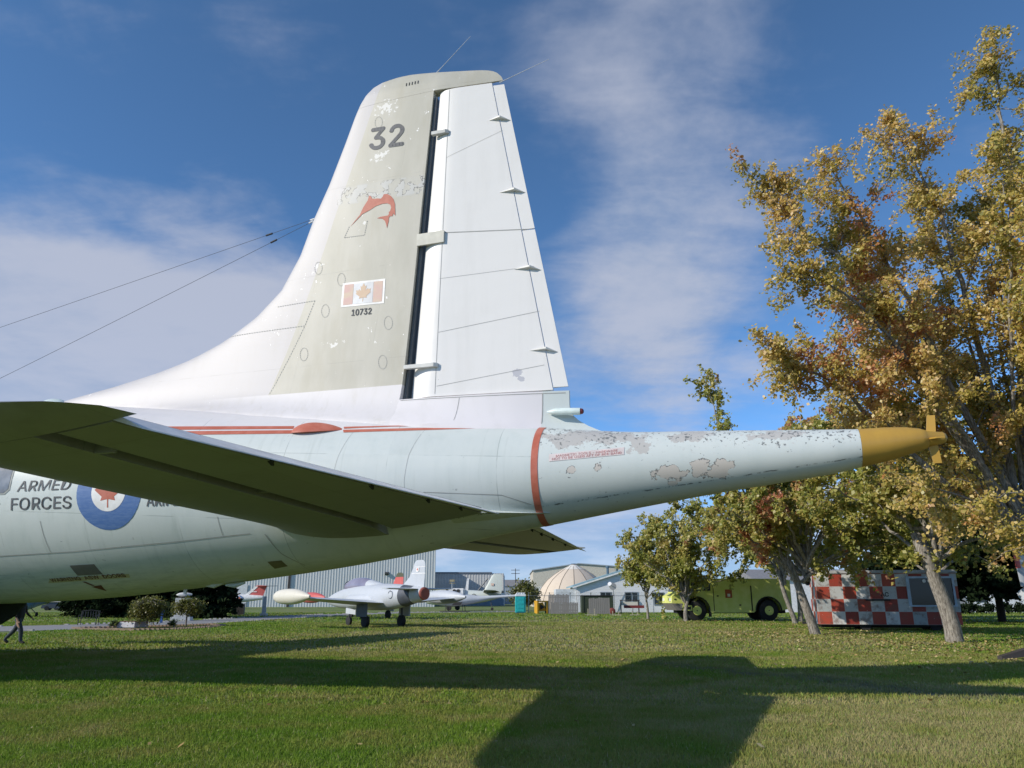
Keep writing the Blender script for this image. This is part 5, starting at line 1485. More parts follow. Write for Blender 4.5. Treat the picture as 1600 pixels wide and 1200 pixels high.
# ------------------------------------------------------------------ buildings
M_rib = mat('ribbed_steel_cladding', fn=lambda nb, co: {'c': streaks(nb, nb.scale(co, (.3, .3, .3)), (.60, .615, .615), (.52, .53, .53), .5), 'r': .55})
M_trim = mat('dark_brown_trim', (.06, .05, .045), .6)
def clad_wall(x0, x1, y, z1, pitch=.62, depth=.09):
    """vertically ribbed sheet facing the camera"""
    mb = MB(); pts = []
    n = int((x1 - x0) / pitch)
    for k in range(n):
        a = x0 + (x1 - x0) * k / n; w = (x1 - x0) / n
        pts += [(a, y), (a + w * .55, y), (a + w * .65, y - depth), (a + w * .9, y - depth), (a + w, y)]
    vs = [(p[0], p[1], 0) for p in pts] + [(p[0], p[1], z1) for p in pts]
    m_ = len(pts)
    mb.add(vs, [(i, i + 1, m_ + i + 1, m_ + i) for i in range(m_ - 1)])
    return mb
hg = empty('hangar', (-18.3, 190, 0), R(8), 'long pale grey hangar of ribbed steel behind the jets', 'building')
clad_wall(-75, 0, 0, 13.6, .62, .045).build('front_wall', M_rib, hg, fix=False)
mb = MB(); mb.box(-75, -.05, .12, 40, 0, 13.5); mb.build('side_walls', M_rib, hg)
mb = MB(); mb.prism([(-75.3, 13.6), (.2, 13.6), (.2, 13.9), (-37, 17), (-75.3, 13.9)], 'y', -.15, 40.2); mb.build('roof', M_rib, hg)
mb = MB(); mb.box(-34.0, -33.5, -.32, -.1, 0, 13.5); mb.build('downpipe', M_trim, hg)
mb = MB(); mb.prism([(0, 7.3), (-.55, 7.3), (-.7, 7.6), (0, 8.0)], 'x', -11.9, -11.0); mb.build('wall_lamp', mat('lamp_housing', (.05, .05, .05), .5), hg)
for x in (-60, -48):
    mb = MB(); mb.box(x, x + 5, -.2, -.1, 0, 5); mb.build('roller_door', M_white, hg)

b2 = empty('flat_shed', (bX(678, 230), 230, 0), 0, 'low pale grey shed with blue base band right of the hangar', 'building')
clad_wall(0, 20, 0, 9.0, .8, .06).build('front_wall', mat('pale_cladding', (.52, .53, .535), .6), b2, fix=False)
mb = MB(); mb.box(0, 20, .1, 30, 0, 8.95); mb.build('walls', MATS['pale_cladding'], b2)
mb = MB(); mb.box(-.3, 16.5, -.3, 30, 9.0, 9.35); mb.build('roof_edge', mat('slate_trim', (.16, .19, .25), .6), b2)
mb = MB(); mb.box(0, 20, -.14, -.09, 0, 3.6); mb.build('base_band', mat('blue_band', (.13, .22, .33), .6), b2)
mb = MB(); mb.box(0, 20, -.2, -.15, 3.6, 4.0); mb.build('trim_strip', M_trim, b2)

bb = empty('beige_hall', (bX(833, 190), 190, 0), 0, 'large beige flat-walled hall behind the round tent', 'building')
M_beige = mat('beige_wall', (.58, .54, .46), .8)
mb = MB(); mb.prism([(0, 0), (30, 0), (30, 8.4), (11, 9.8), (0, 8.2)], 'y', 0, 30); mb.build('walls', M_beige, bb)
mb = MB(); mb.prism([(-.2, 8.25), (11, 9.85), (30.2, 8.45), (30.2, 8.7), (11, 10.1), (-.2, 8.5)], 'y', -.3, 30); mb.build('roof', mat('blue_grey_roof', (.33, .38, .42), .6), bb)
mb = MB(); mb.box(.15, 29.8, -.06, -.01, 0, 4.6); mb.build('white_base_wall', mat('chalk_white', (.68, .67, .64), .8), bb)

# round tent with gores
M_canvas = mat('beige_canvas', fn=lambda nb, co: {'c': streaks(nb, co, (.64, .54, .43), (.54, .45, .35), .5), 'r': .85})
M_canvasw = mat('pale_canvas', (.72, .69, .63), .85)
dm = empty('round_tent', (bX(897, 140), 140, 0), R(9), 'round beige tent with dark seams and pale peak', 'tent')
prof = [(6.9, 0), (6.75, 1.2), (6.4, 2.4), (5.7, 3.7), (4.7, 4.9), (3.4, 5.9), (2.0, 6.75), (1.0, 7.25), (.35, 7.55)]
NG = 14
for g in range(NG):
    a0, a1 = 2 * math.pi * g / NG, 2 * math.pi * (g + 1) / NG
    mb = MB(); rg = []
    for r_, z in prof[:-2]:
        rg.append([(r_ * (1 - .012 * math.sin(math.pi * k / 4)) * math.cos(a0 + (a1 - a0) * k / 4), r_ * (1 - .012 * math.sin(math.pi * k / 4)) * math.sin(a0 + (a1 - a0) * k / 4), z) for k in range(5)])
    mb.rings(rg, cap=False, close=False); mb.build('canvas_gore', M_canvas, dm, smooth=True)
    mb = MB(); mb.tube([(r_ * 1.004 * math.cos(a0), r_ * 1.004 * math.sin(a0), z) for r_, z in prof[:-1]], .05, 5); mb.build('seam_rope', mat('seam_rope', (.22, .18, .14), .8), dm)
mb = MB(); mb.rings([[(r_ * math.cos(2 * math.pi * k / 28), r_ * math.sin(2 * math.pi * k / 28), z) for k in range(28)] for r_, z in ((2.05, 6.74), (1.0, 7.28), (.35, 7.6))]); mb.build('peak_cap', M_canvasw, dm, smooth=True)
mb = MB(); mb.tube([(0, 0, 7.5), (0, 0, 7.75)], .4, 12); mb.build('peak_vent', M_slate, dm)

# white house with blue roof
ho = empty('white_house', (bX(897, 108), 108, 0), 0, 'white gabled house with pale blue roof and two windows', 'house')
M_clap = mat('white_siding', fn=lambda nb, co: {'c': nb.mix(lines(nb, nb.sep(co)[2], .22, .02), (.74, .75, .77), (.55, .56, .58)), 'r': .7})
mb = MB(); mb.prism([(0.4, 0), (15.4, 0), (15.4, 3.4), (7.9, 5.7), (.4, 3.4)], 'y', 0, 12); mb.build('wall', M_clap, ho)
M_broof = mat('pale_blue_roof', (.28, .42, .47), .5)
mb = MB(); mb.prism([(-.2, 3.25), (7.9, 5.73), (16, 3.25), (16, 3.45), (7.9, 5.95), (-.2, 3.45)], 'y', -.45, 12.4); rf = mb.build('roof', M_broof, ho)
mb = MB(); mb.prism([(-.2, 3.1), (7.9, 5.55), (7.9, 5.75), (-.2, 3.27)], 'y', -.5, -.46); mb.build('white_bargeboard', M_whitep, rf)
for x in (5.0, 6.3):
    mb = MB(); mb.tube([(x, 3, 4.6), (x, 3, 5.9)], .18, 10); mb.tube([(x, 3, 5.9), (x, 3, 6.15)], .28, 10); mb.build('roof_vent', mat('blue_vent', (.07, .13, .18), .5), rf)
for x0, x1, z0, z1 in ((3.6, 4.9, 1.2, 2.55), (6.9, 8.5, .9, 2.55), (10.8, 12, 1.0, 2.5)):
    mb = MB(); mb.box(x0 - .1, x1 + .1, -.08, -.01, z0 - .1, z1 + .1); wi = mb.build('window', mat('window_frame_grey', (.32, .36, .4), .5), ho)
    xm = (x0 + x1) / 2
    for a, b in ((x0, xm - .05), (xm + .05, x1)):
        mb = MB(); mb.box(a, b, -.10, -.085, z0, z1); mb.build('window_pane', mat('dark_pane', (.03, .04, .05), .12), wi)
mb = MB(); mb.box(-2.4, .35, .5, 6, 0, 3.0); mb.build('side_porch', mat('porch_white', (.6, .63, .66), .7), ho)
ds = empty('satellite_dish', (bX(958, 107), 107.2, 0), 0, 'grey satellite dish on the white house wall', 'satellite dish')
mb = MB(); mb.rings([[(r_ * math.cos(t_), -.25 * r_ ** 2 * 2 - .2 + (.0), 3.35 + r_ * math.sin(t_)) for t_ in [2 * math.pi * k / 24 for k in range(24)]] for r_ in (.48, .36, .22, .08)]); mb.build('dish', mat('dish_grey', (.34, .35, .36), .5), ds, smooth=True)
mb = MB(); mb.tube([(0, -.2, 3.35), (-.45, -.9, 3.6)], .05, 6); mb.tube([(-.45, -.9, 3.6), (-.5, -1.0, 3.65)], .28, 12); mb.build('receiver', M_palegrey, ds)
mb = MB(); mb.tube([(0, 0, 3.35), (.2, .3, 2.2), (.2, .6, 0)], .05, 6); mb.build('mount_pole', M_metal, ds)

# long white building behind trees on the right
wb = empty('white_shed', (bX(1185, 108), 108, 0), 0, 'long low white building behind the trees at right', 'building')
mb = MB(); mb.box(0, 46, 0, 12, 0, 4.2); mb.build('wall', mat('white_wall_paint', (.72, .73, .76), .75), wb)
mb = MB(); mb.prism([(-.4, 4.2), (12.4, 4.2), (6, 5.8)], 'x', -.5, 46.5); mb.build('roof', mat('grey_shingle', (.22, .22, .23), .8), wb)
for x in (5.5, 27, 38):
    mb = MB(); mb.box(x, x + .9, -.06, -.01, .1, 2.3); dd = mb.build('door', mat('grey_door', (.3, .31, .33), .6), wb)
    mb = MB(); mb.box(x + 2.2, x + 3.6, -.06, -.01, 1.3, 2.4); mb.build('window', MATS['dark_pane'], wb)
lp = empty('lamp_post', (bX(1512, 96), 96, 0), 0, 'thin curved lamp post before the white building at right', 'lamp post')
mb = MB(); mb.tube([(0, 0, 0), (0, 0, 3.2), (-.15, 0, 3.7), (-.5, 0, 4.0), (-.9, 0, 4.05)], .05, 8); mb.build('post', M_slate, lp)
mb = MB(); mb.box(-1.3, -.85, -.1, .1, 3.98, 4.1); mb.build('lamp_head', M_slate, lp)

# ------------------------------------------------------------------ yard things at the far fence
M_turq = mat('turquoise_plastic', (.02, .42, .44), .4)
pt = empty('portable_toilet', (bX(813, 100), 100, 0), R(4), 'turquoise portable toilet with white roof', 'toilet')
mb = MB(); mb.box(-.62, .62, -.62, .62, .08, 2.05); bd = mb.build('cabin', M_turq, pt, bevel=.04)
mb = MB(); mb.box(-.44, .44, -.66, -.63, .2, 1.95); dr = mb.build('door', mat('turquoise_door', (.03, .47, .49), .35), pt, bevel=.015)
for z in (.6, 1.1, 1.6):
    mb = MB(); mb.box(-.3, .3, -.69, -.665, z, z + .05); mb.build('door_rib', M_turq, dr)
mb = MB(); mb.rings([[(-.64, -.64, 2.052), (.64, -.64, 2.052), (.64, .64, 2.052), (-.64, .64, 2.052)], [(-.6, -.6, 2.3), (.6, -.6, 2.3), (.6, .6, 2.3), (-.6, .6, 2.3)], [(-.3, -.3, 2.46), (.3, -.3, 2.46), (.3, .3, 2.46), (-.3, .3, 2.46)]]); rf = mb.build('roof', mat('translucent_white_plastic', (.72, .75, .76), .4), pt)
for k in range(4):
    mb = MB(); mb.tube([(-.45 + .3 * k, -.55, 2.31), (-.45 + .3 * k, -.55, 2.48)], .07, 8); mb.build('roof_vent', MATS['translucent_white_plastic'], rf)
mb = MB(); mb.box(-.66, .66, -.66, .66, 0, .078); mb.build('base', M_slate, pt)

M_yel = mat('machine_yellow', (.62, .33, .02), .45)
ym = empty('yellow_machine', (bX(846, 98), 98, 0), R(20), 'small yellow machine frame beside the grey fence boards', 'machine')
mb = MB(); mb.box(-.75, -.55, -.5, .5, 0, 1.5); mb.box(-.55, .6, -.5, -.42, 1.35, 1.5); mb.box(.5, .62, -.5, -.4, .0, 1.35); mb.build('frame', M_yel, ym)
mb = MB(); mb.prism([(-.55, .3), (.5, .3), (.1, 1.3), (-.55, 1.2)], 'y', -.3, .3); mb.build('engine_cover', M_yel, ym)
mb = MB(); mb.prism([(-.3, .45), (.25, .75), (-.3, 1.1)], 'y', -.46, -.31); mb.build('dark_opening', M_black, ym)
mb = MB(); mb.box(-.8, -.3, -.55, -.2, 1.52, 1.66); mb.build('seat_pad', M_cream, ym)
gb = empty('green_bin', (bX(854.5, 99), 99, 0), 0, 'dark green bin between yellow machine and fence boards', 'bin')
mb = MB(); mb.rings([[(-.25, -.25, 0), (.25, -.25, 0), (.25, .25, 0), (-.25, .25, 0)], [(-.32, -.3, 1.4), (.32, -.3, 1.4), (.32, .3, 1.4), (-.32, .3, 1.4)]]); mb.build('body', mat('bin_green', (.03, .06, .03), .6), gb)
mb = MB(); mb.box(-.36, .36, -.34, .34, 1.403, 1.5); mb.build('lid', MATS['bin_green'], gb)

M_board = mat('weathered_board', fn=lambda nb, co: {'c': nb.mix(nb.noise(nb.scale(co, (9, 9, .8)), 2, 5, .7), (.15, .145, .14), (.33, .31, .295)), 'r': .9})
def board_fence(name, label, x0, x1, Y, h, n, seed, back=True, cat='fence'):
    rnd = random.Random(seed)
    f = empty(name, (x0, Y, 0), 0, label, cat)
    w = (x1 - x0) / n
    for k in range(n):
        mb = MB(); dz = rnd.uniform(-.06, .06)
        mb.box(k * w + .012, (k + 1) * w - .012, -.02 + rnd.uniform(-.006, .006), .02, .05, h + dz); mb.build('board', M_board, f)
    for z in (.4, h - .35):
        mb = MB(); mb.box(0, x1 - x0, .028, .09, z, z + .1); mb.build('rail', M_board, f)
    for x in (.05, x1 - x0 - .05):
        mb = MB(); mb.box(x - .05, x + .05, .095, .19, 0, h - .1); mb.build('post', M_board, f)
    return f
board_fence('board_screen', 'tall grey plank screen, the highest of the weathered timber pieces', bX(857, 95), bX(889, 95), 95, bZ(929, 95), 13, 1)
board_fence('board_screen', 'low grey plank panels standing before the tall plank screen', bX(861, 93), bX(903, 93), 93, bZ(941, 93), 16, 2)
board_fence('wooden_box', 'square pale grey plank box front before the dark green container', bX(920, 92), bX(952.5, 92), 92, bZ(934.5, 92), 11, 3, cat='box')
dc = empty('dark_container', (bX(909, 97), 97, 0), 0, 'dark green container behind the pale plank box', 'container')
mb = MB(); mb.box(0, 3.8, 0, 2.2, .1, 2.05); mb.build('body', mat('container_green', (.035, .05, .028), .7), dc)
for x in (.05, 3.55):
    mb = MB(); mb.box(x, x + .2, -.06, -.005, .1, 2.05); mb.build('corner_post', MATS['container_green'], dc)
mb = MB(); mb.box(-.05, 3.85, -.08, 2.25, 2.055, 2.15); mb.build('lid', M_black, dc)
pb = empty('picnic_frame', (bX(969, 99), 99, 0), 0, 'dark wooden frame with red plank below the house window', 'frame')
mb = MB(); mb.box(0, .12, -.1, .1, 0, 1.5); mb.build('leg', M_trim, pb)
mb = MB(); mb.box(2.2, 2.32, -.1, .1, 0, 1.5); mb.build('leg', M_trim, pb)
mb = MB(); mb.box(-.05, 2.4, -.1, .1, 1.505, 1.6); mb.build('top_rail', M_trim, pb)
mb = MB(); mb.box(.4, 2.9, -.2, -.12, .62, .95); mb.build('red_plank', mat('barn_red', (.20, .03, .03), .7), pb)
mb = MB(); mb.box(.15, 2.15, .0, .06, .95, 1.4); mb.build('clutter_panel', M_cream, pb)
rw_ = empty('red_drum', (bX(956, 94), 94, 0), 0, 'small dull red drum right of the plank box', 'drum')
mb = MB(); mb.tube([(0, -.3, .35), (0, -.26, .35), (0, .26, .35), (0, .3, .35)], [.3, .35, .35, .3], 18); mb.build('drum', mat('rust_red', (.22, .05, .04), .7), rw_, smooth=True)
mb = MB(); mb.box(-.35, .35, -.28, .28, 0, .08); mb.build('cradle', M_board, rw_)
for k, (u, w) in enumerate(((923, 1.3), (961, 1.2), (991, 1.0))):
    sh = empty('timber_trestle', (bX(u, 86), 86, 0), 0, ('low pale timber trestle in front of the plank box', 'low pale timber trestle in front of the red drum', 'low pale timber trestle beside the slender tree')[k], 'trestle', 'timber trestles on the grass')
    mb = MB(); mb.box(-w / 2, w / 2, -.1, .1, 0, .1); mb.build('sill_plank', mat('fresh_timber', (.42, .38, .28), .8), sh)
    for x in (-w * .25, w * .28):
        mb = MB(); mb.box(x - .04, x + .04, -.04, .04, .105, .45 if k else .7); mb.build('post', MATS['fresh_timber'], sh)
# chain-link fence
cf = empty('chain_link_fence', (0, 100.5, 0), 0, 'chain-link fence with top rail running behind the yard clutter', 'fence')
mb = MB()
x0, x1 = bX(826, 100.5), bX(1030, 100.5)
px_ = x0
while px_ < x1:
    mb = MB(); mb.tube([(px_, 0, 0), (px_, 0, 2.25), (px_ + .0, -.15, 2.5)], .05, 6); mb.build('post', M_metal, cf)
    px_ += 2.6
mb = MB(); mb.tube([(x0, 0, 2.1), (x1, 0, 2.1)], .035, 6); mb.build('top_rail', M_metal, cf)
mb = MB()
t = x0
while t < x1:
    for sg in (-1, 1):
        a, b = (t, 0, .05), (t + sg * 2.0, 0, 2.05)
        if x0 <= b[0] <= x1:
            mb.add([(a[0] - .006, 0, a[2]), (a[0] + .006, 0, a[2]), (b[0] + .006, 0, b[2]), (b[0] - .006, 0, b[2])], [(0, 1, 2, 3)])
    t += .16
tag(mb.build('wire_mesh', M_metal, cf, fix=False), None, None, None, 'stuff')
for z in (2.3, 2.45):
    mb = MB(); mb.tube([(x0 + (x1 - x0) * k / 40, -.1, z + .05 * math.sin(k * 2.1)) for k in range(41)], .012, 4); mb.build('barbed_strand', M_slate, cf)
# utility poles
for k, (u, Y, h) in enumerate(((805.5, 260, 11.5), (838, 250, 9.5), (852, 290, 10), (1500, 280, 10))):
    up_ = empty('utility_pole', (bX(u, Y), Y, 0), 0, ('utility pole with crossarms left of the beige hall', 'utility pole before the left corner of the beige hall', 'farther utility pole before the beige hall', 'utility pole far behind the white shed')[k], 'utility pole', 'utility poles')
    mb = MB(); mb.tube([(0, 0, 0), (0, 0, h)], [.16, .1], 8); mb.build('pole', M_bark2, up_)
    for z in (h - .6, h - 1.7):
        mb = MB(); mb.box(-1.4, 1.4, -.08, .08, z, z + .16); mb.build('crossarm', M_bark2, up_)
# far treeline and roofs at the horizon
rs = np.random.default_rng(77)
n = 26000
an = rs.uniform(-.95, .95, n); dist = rs.uniform(360, 420, n)
X = np.sin(an) * dist; Y = np.cos(an) * dist
top = 5.5 + 4.5 * np.abs(np.sin(an * 41) * np.cos(an * 17 + 1)) + 2 * np.sin(an * 97)
Z = np.maximum(top, 2.5) * np.sqrt(rs.random(n))
leaves_mesh('far_wood', np.stack([X, Y, Z], 1), 2.2, L_green, None, rs)
tag(bpy.data.objects['far_wood'], 'far belt of trees along the horizon', None, None, 'stuff')
fh = empty('far_house', (bX(789, 300), 300, 0), 0, 'distant grey-blue house left of the utility pole', 'house')
mb = MB(); mb.box(-5, 9, 0, 10, 0, 6.5); mb.build('wall', mat('bluish_wall', (.33, .38, .44), .8), fh)
mb = MB(); mb.prism([(-.3, 6.5), (10.3, 6.5), (5, 9)], 'x', -5.3, 9.3); mb.build('roof', MATS['grey_shingle'], fh)
mb = MB(); mb.box(-5.5, -1, -3, -.2, 0, 4.2); mb.build('red_lean_to', mat('maroon_wall', (.16, .03, .03), .8), fh)

# ------------------------------------------------------------------ lime fire truck
def lime(nb, co):
    f = nb.noise(co, 2, 5)
    return {'c': nb.mix(nb.ss(f, .3, .7), (.66, .70, .16), (.74, .76, .24)), 'r': .4}
M_lime = mat('lime_yellow_paint', fn=lime)
ft = empty('fire_truck', (17.5, 65.6, 0), R(5), 'lime yellow airfield fire truck with huge black wheels behind small trees', 'fire truck')
# side profile with wheel arches cut out
def arch(cx, r_, z0, n=12): return [(cx + r_ * math.cos(math.pi - math.pi * k / n), z0 + r_ * math.sin(math.pi - math.pi * k / n)) for k in range(n + 1)]
prof_ = [(-4.2, .95)] + [(x, max(z, .95)) for x, z in arch(-2.95, 1.05, .78)] + [(-1.8, .62), (1.7, .62)] + [(x, max(z, .7)) for x, z in arch(2.95, 1.05, .78)] + [(4.9, .95), (4.9, 3.05), (4.5, 3.25), (-1.9, 3.25), (-2.2, 3.3), (-4.2, 3.3), (-4.45, 2.15), (-4.9, 1.9), (-4.95, 1.35)]
mb = MB(); mb.prism(prof_, 'y', -1.4, 1.4); bd = mb.build('body', M_lime, ft)
mb = MB(); mb.prism([(-4.95, 1.33), (-4.1, 1.33), (-4.1, .98), (-4.2, .8), (-4.6, .8)], 'y', -1.42, 1.42); bp_ = mb.build('bumper', mat('bumper_grey', (.22, .2, .19), .6), ft)
mb = MB(); mb.box(-4.1, -3.35, -1.47, -1.43, .78, 1.18); sp_ = mb.build('step_box', M_lime, ft)
mb = MB(); mb.box(-4.0, -3.45, -1.485, -1.475, .86, 1.08); mb.build('step_recess', M_trim, sp_)
for x0, x1, z0, z1 in ((-4.28, -3.5, 2.25, 3.05), (-3.3, -2.55, 2.25, 3.05), (-2.4, -1.75, 2.3, 3.0)):
    mb = MB(); mb.box(x0, x1, -1.425, -1.403, z0, z1); mb.build('cab_window', MATS['dark_pane'], bd)
mb = MB(); mb.add([(-4.26, -1.2, 3.15), (-4.26, 1.2, 3.15), (-4.47, 1.2, 2.25), (-4.47, -1.2, 2.25)], [(0, 1, 2, 3)]); mb.build('windscreen', MATS['dark_pane'], bd, fix=False)
for x, w in ((-1.55, .05), (1.55, .09)):
    mb = MB(); mb.box(x, x + w, -1.425, -1.403, .75, 2.7); mb.build('body_seam', M_black, bd)
em = MB(); em.box(-.55, .0, -1.425, -1.403, 1.75, 2.4); e_ = em.build('crest_panel', mat('crest_orange_red', (.42, .09, .03), .6), bd)
em = MB(); em.box(-.38, -.16, -1.435, -1.427, 1.85, 2.07); em.build('crest_centre', M_whitep, e_)
for x, z in ((-4.75, 1.6), (-3.2, 1.85), (-1.25, 1.85), (.55, 1.15), (2.2, 1.5)):
    mb = MB(); mb.box(x, x + .14, -1.43, -1.404, z, z + .1); mb.build('latch', M_black, bd)
mb = MB(); mb.tube([(-3.2, 0, 3.25), (-3.2, 0, 3.5)], .3, 14); mb.tube([(-3.3, 0, 3.45), (-4.3, 0, 3.6)], [.14, .08], 8); mb.build('roof_turret', M_lime, ft)
for sg in (-1, 1):
    for x in (-2.95, 2.95):
        wh = empty('wheel', (x, sg * 1.12, .78)); wh.parent = ft
        y0, y1 = (-.34, .34)
        mb = MB(); mb.tube([(0, -.34, 0), (0, -.28, 0), (0, .28, 0), (0, .34, 0)], [.62, .78, .78, .62], 32); mb.build('tyre', M_tyre, wh, smooth=30)
        mb = MB(); mb.rings([[(r_ * math.cos(2 * math.pi * k / 24), sg * yy, r_ * math.sin(2 * math.pi * k / 24)) for k in range(24)] for r_, yy in ((.36, .345), (.36, .375), (.30, .38), (.27, .355), (.05, .352))], cap=False); mb.build('rim', M_lime, wh, smooth=30)
    mb = MB(); mb.prism(arch(-2.95, 1.1, .78) + arch(-2.95, 1.02, .78)[::-1], 'y', sg * 1.38, sg * 1.46); mb.build('wheel_arch', M_black, ft)
    mb = MB(); mb.prism(arch(2.95, 1.1, .78) + arch(2.95, 1.02, .78)[::-1], 'y', sg * 1.38, sg * 1.46); mb.build('wheel_arch', M_black, ft)
    for x in (-2.95, 2.95):
        mb = MB(); mb.prism(arch(x, 1.04, .78), 'y', sg * .55, sg * .7); mb.build('arch_liner', M_black, ft)
    mb = MB(); mb.box(-1.9, -1.75, sg * 1.2 - .15, sg * 1.2 + .15, .3, .95); mb.build('mud_flap', M_black, ft)
    mb = MB(); mb.box(-4.98, -4.92, sg * .95 - .18, sg * .95 + .18, 1.5, 1.75); mb.build('headlight', M_whitep, ft)
mb = MB(); mb.box(-4.3, 4.7, -.5, .5, .55, .94); mb.build('chassis', M_black, ft)

# ------------------------------------------------------------------ chequered trailer
def chequer(nb, co):
    x, y, z = nb.sep(co)
    i = nb.m('FLOOR', nb.m('DIVIDE', nb.m('ADD', nb.m('ADD', x, nb.m('ADD', y, 1.3)), 3.55), .676)); k = nb.m('FLOOR', nb.m('DIVIDE', nb.m('SUBTRACT', z, .32), .66))
    ch = nb.m('FLOORED_MODULO', nb.m('ADD', i, k), 2.)
    cell = nb.n('ShaderNodeTexWhiteNoise', {'noise_dimensions': '2D'}, Vector=nb.comb(i, k, 0)).outputs[0]
    red = nb.mix(cell, (.22, .025, .016), (.46, .075, .04))
    wht = nb.mix(cell, (.34, .37, .37), (.62, .61, .59))
    c = nb.mix(ch, red, wht)
    n_ = nb.noise(co, 2.6, 7, .7)
    c = nb.mix(nb.ss(n_, .48, .66, 0, .7), c, (.16, .08, .055))
    c = nb.mix(nb.ss(nb.noise(co, 7, 5, .7), .66, .7), c, (.62, .6, .56))
    fx = nb.m('FRACT', nb.m('DIVIDE', nb.m('ADD', nb.m('ADD', x, nb.m('ADD', y, 1.3)), 3.55), .676)); fz = nb.m('FRACT', nb.m('DIVIDE', nb.m('SUBTRACT', z, .32), .66))
    ed = nb.m('MAXIMUM', nb.m('LESS_THAN', fx, .02), nb.m('LESS_THAN', fz, .02))
    c = nb.mix(nb.m('MULTIPLY', ed, .6), c, (.5, .47, .44))
    return {'c': c, 'r': .5, 'h': nb.noise(co, 1.5, 3), 's': .3}
M_cheq = mat('chequered_paint', fn=chequer)
tr_ = empty('chequered_trailer', (20.55, 44.6, 0), R(-13), 'red and white chequered runway control trailer with big dark window', 'trailer')
TL, TT = 3.55, 3.0
def box_wall(x0, x1, z0, z1): return MB().box(x0, x1, -1.3, -1.24, z0, z1)
WX0, WX1, WZ0, WZ1 = 1.2, 3.3, 1.33, 2.72
mb = MB(); mb.box(-TL, WX0, -1.3, -1.2, .32, TT); mb.box(WX0, WX1, -1.3, -1.2, .32, WZ0); mb.box(WX0, WX1, -1.3, -1.2, WZ1, TT); mb.box(WX1, TL, -1.3, -1.2, .32, TT)
sd = mb.build('near_wall', M_cheq, tr_, fix=False)
mb = MB(); mb.box(-TL, TL, 1.2, 1.3, .32, TT); mb.build('far_wall', M_cheq, tr_)
mb = MB(); mb.box(-TL, -TL + .1, -1.195, 1.195, .32, TT); mb.build('end_wall', M_cheq, tr_)
mb = MB(); mb.box(TL - .1, TL, -1.195, 1.195, .32, TT); mb.build('end_wall', M_cheq, tr_)
mb = MB(); mb.box(-TL - .05, TL + .05, -1.36, 1.36, TT + .003, TT + .16); mb.build('roof', mat('roof_grey_white', (.42, .42, .42), .7), tr_)
mb = MB(); mb.box(-TL + .1, TL - .1, -1.19, 1.19, .25, .31); mb.build('floor_panel', M_black, tr_)
fr = MB(); fr.box(WX0 - .16, WX0, -1.35, -1.18, WZ0 - .08, WZ1 + .1); fr.box(WX1, WX1 + .1, -1.35, -1.18, WZ0 - .08, WZ1 + .1); fr.box(WX0, WX1, -1.35, -1.18, WZ1, WZ1 + .1); fr.box(WX0 - .1, WX1 + .1, -1.40, -1.18, WZ0 - .08, WZ0)
wf = fr.build('window_frame', mat('pale_blue_frame', (.42, .52, .62), .5), tr_, fix=False)
mb = MB(); mb.box(WX0, WX1, -1.26, -1.25, WZ0, WZ1); mb.build('window_pane', mat('smoky_window', fn=lambda nb, co: {'c': (.012, .02, .022), 'r': .08}), wf)
for x in (1.95, 2.2):
    mb = MB(); mb.tube([(x, -1.28, 2.58), (x, -1.31, 2.58)], .09, 12); mb.build('lamp', M_whitep, wf)
bm = text_bm('AC', .42, .01)
me = bpy.data.meshes.new('wall_lettering'); 
for v in bm.verts: v.co = (v.co.x - .30, -1.306, v.co.y + 1.78)
bm.to_mesh(me); bm.free(); me.materials.append(M_black)
o = bpy.data.objects.new('wall_lettering', me); COL.objects.link(o); o.parent = sd
mb = MB(); mb.box(-1.1, .15, -1.36, -1.305, 1.55, 1.64); mb.build('dark_rail', M_black, sd)
mb = MB(); mb.box(-3.4, 3.4, -.5, .5, .14, .245); cs = mb.build('chassis', M_black, tr_)
for x in (-1.2, 2.3):
    for sg in (-1, 1):
        mb = MB(); mb.tube([(x, sg * 1.0 - .1, .3), (x, sg * 1.0 + .1, .3)], .3, 18); mb.build('wheel', M_tyre, cs)
mb = MB(); mb.box(-4.3, -3.45, -.06, .06, .3, .42); mb.build('tow_bar', M_black, cs)

# dark steel beam lying propped at the right edge
tb_ = empty('steel_ramp', (13.35, 22.4, 0), R(6), 'dark steel beam rising from the shaded grass at the right edge', 'beam')
mb = MB(); mb.rings([[(0, -.09, .02), (0, .09, .02), (0, .09, .12), (0, -.09, .12)], [(1.0, -.12, .14), (1.0, .12, .14), (1.0, .12, .36), (1.0, -.12, .36)], [(4.2, -.14, .82), (4.2, .14, .82), (4.2, .14, 1.12), (4.2, -.14, 1.12)]]); mb.build('beam', M_trim, tb_)
for x, h in ((.85, .15), (3.9, .78)):
    mb = MB(); mb.box(x - .04, x + .04, -.12, .12, 0, h); mb.box(x - .15, x + .15, -.16, .16, 0, .04); mb.build('foot', M_trim, tb_, fix=False)

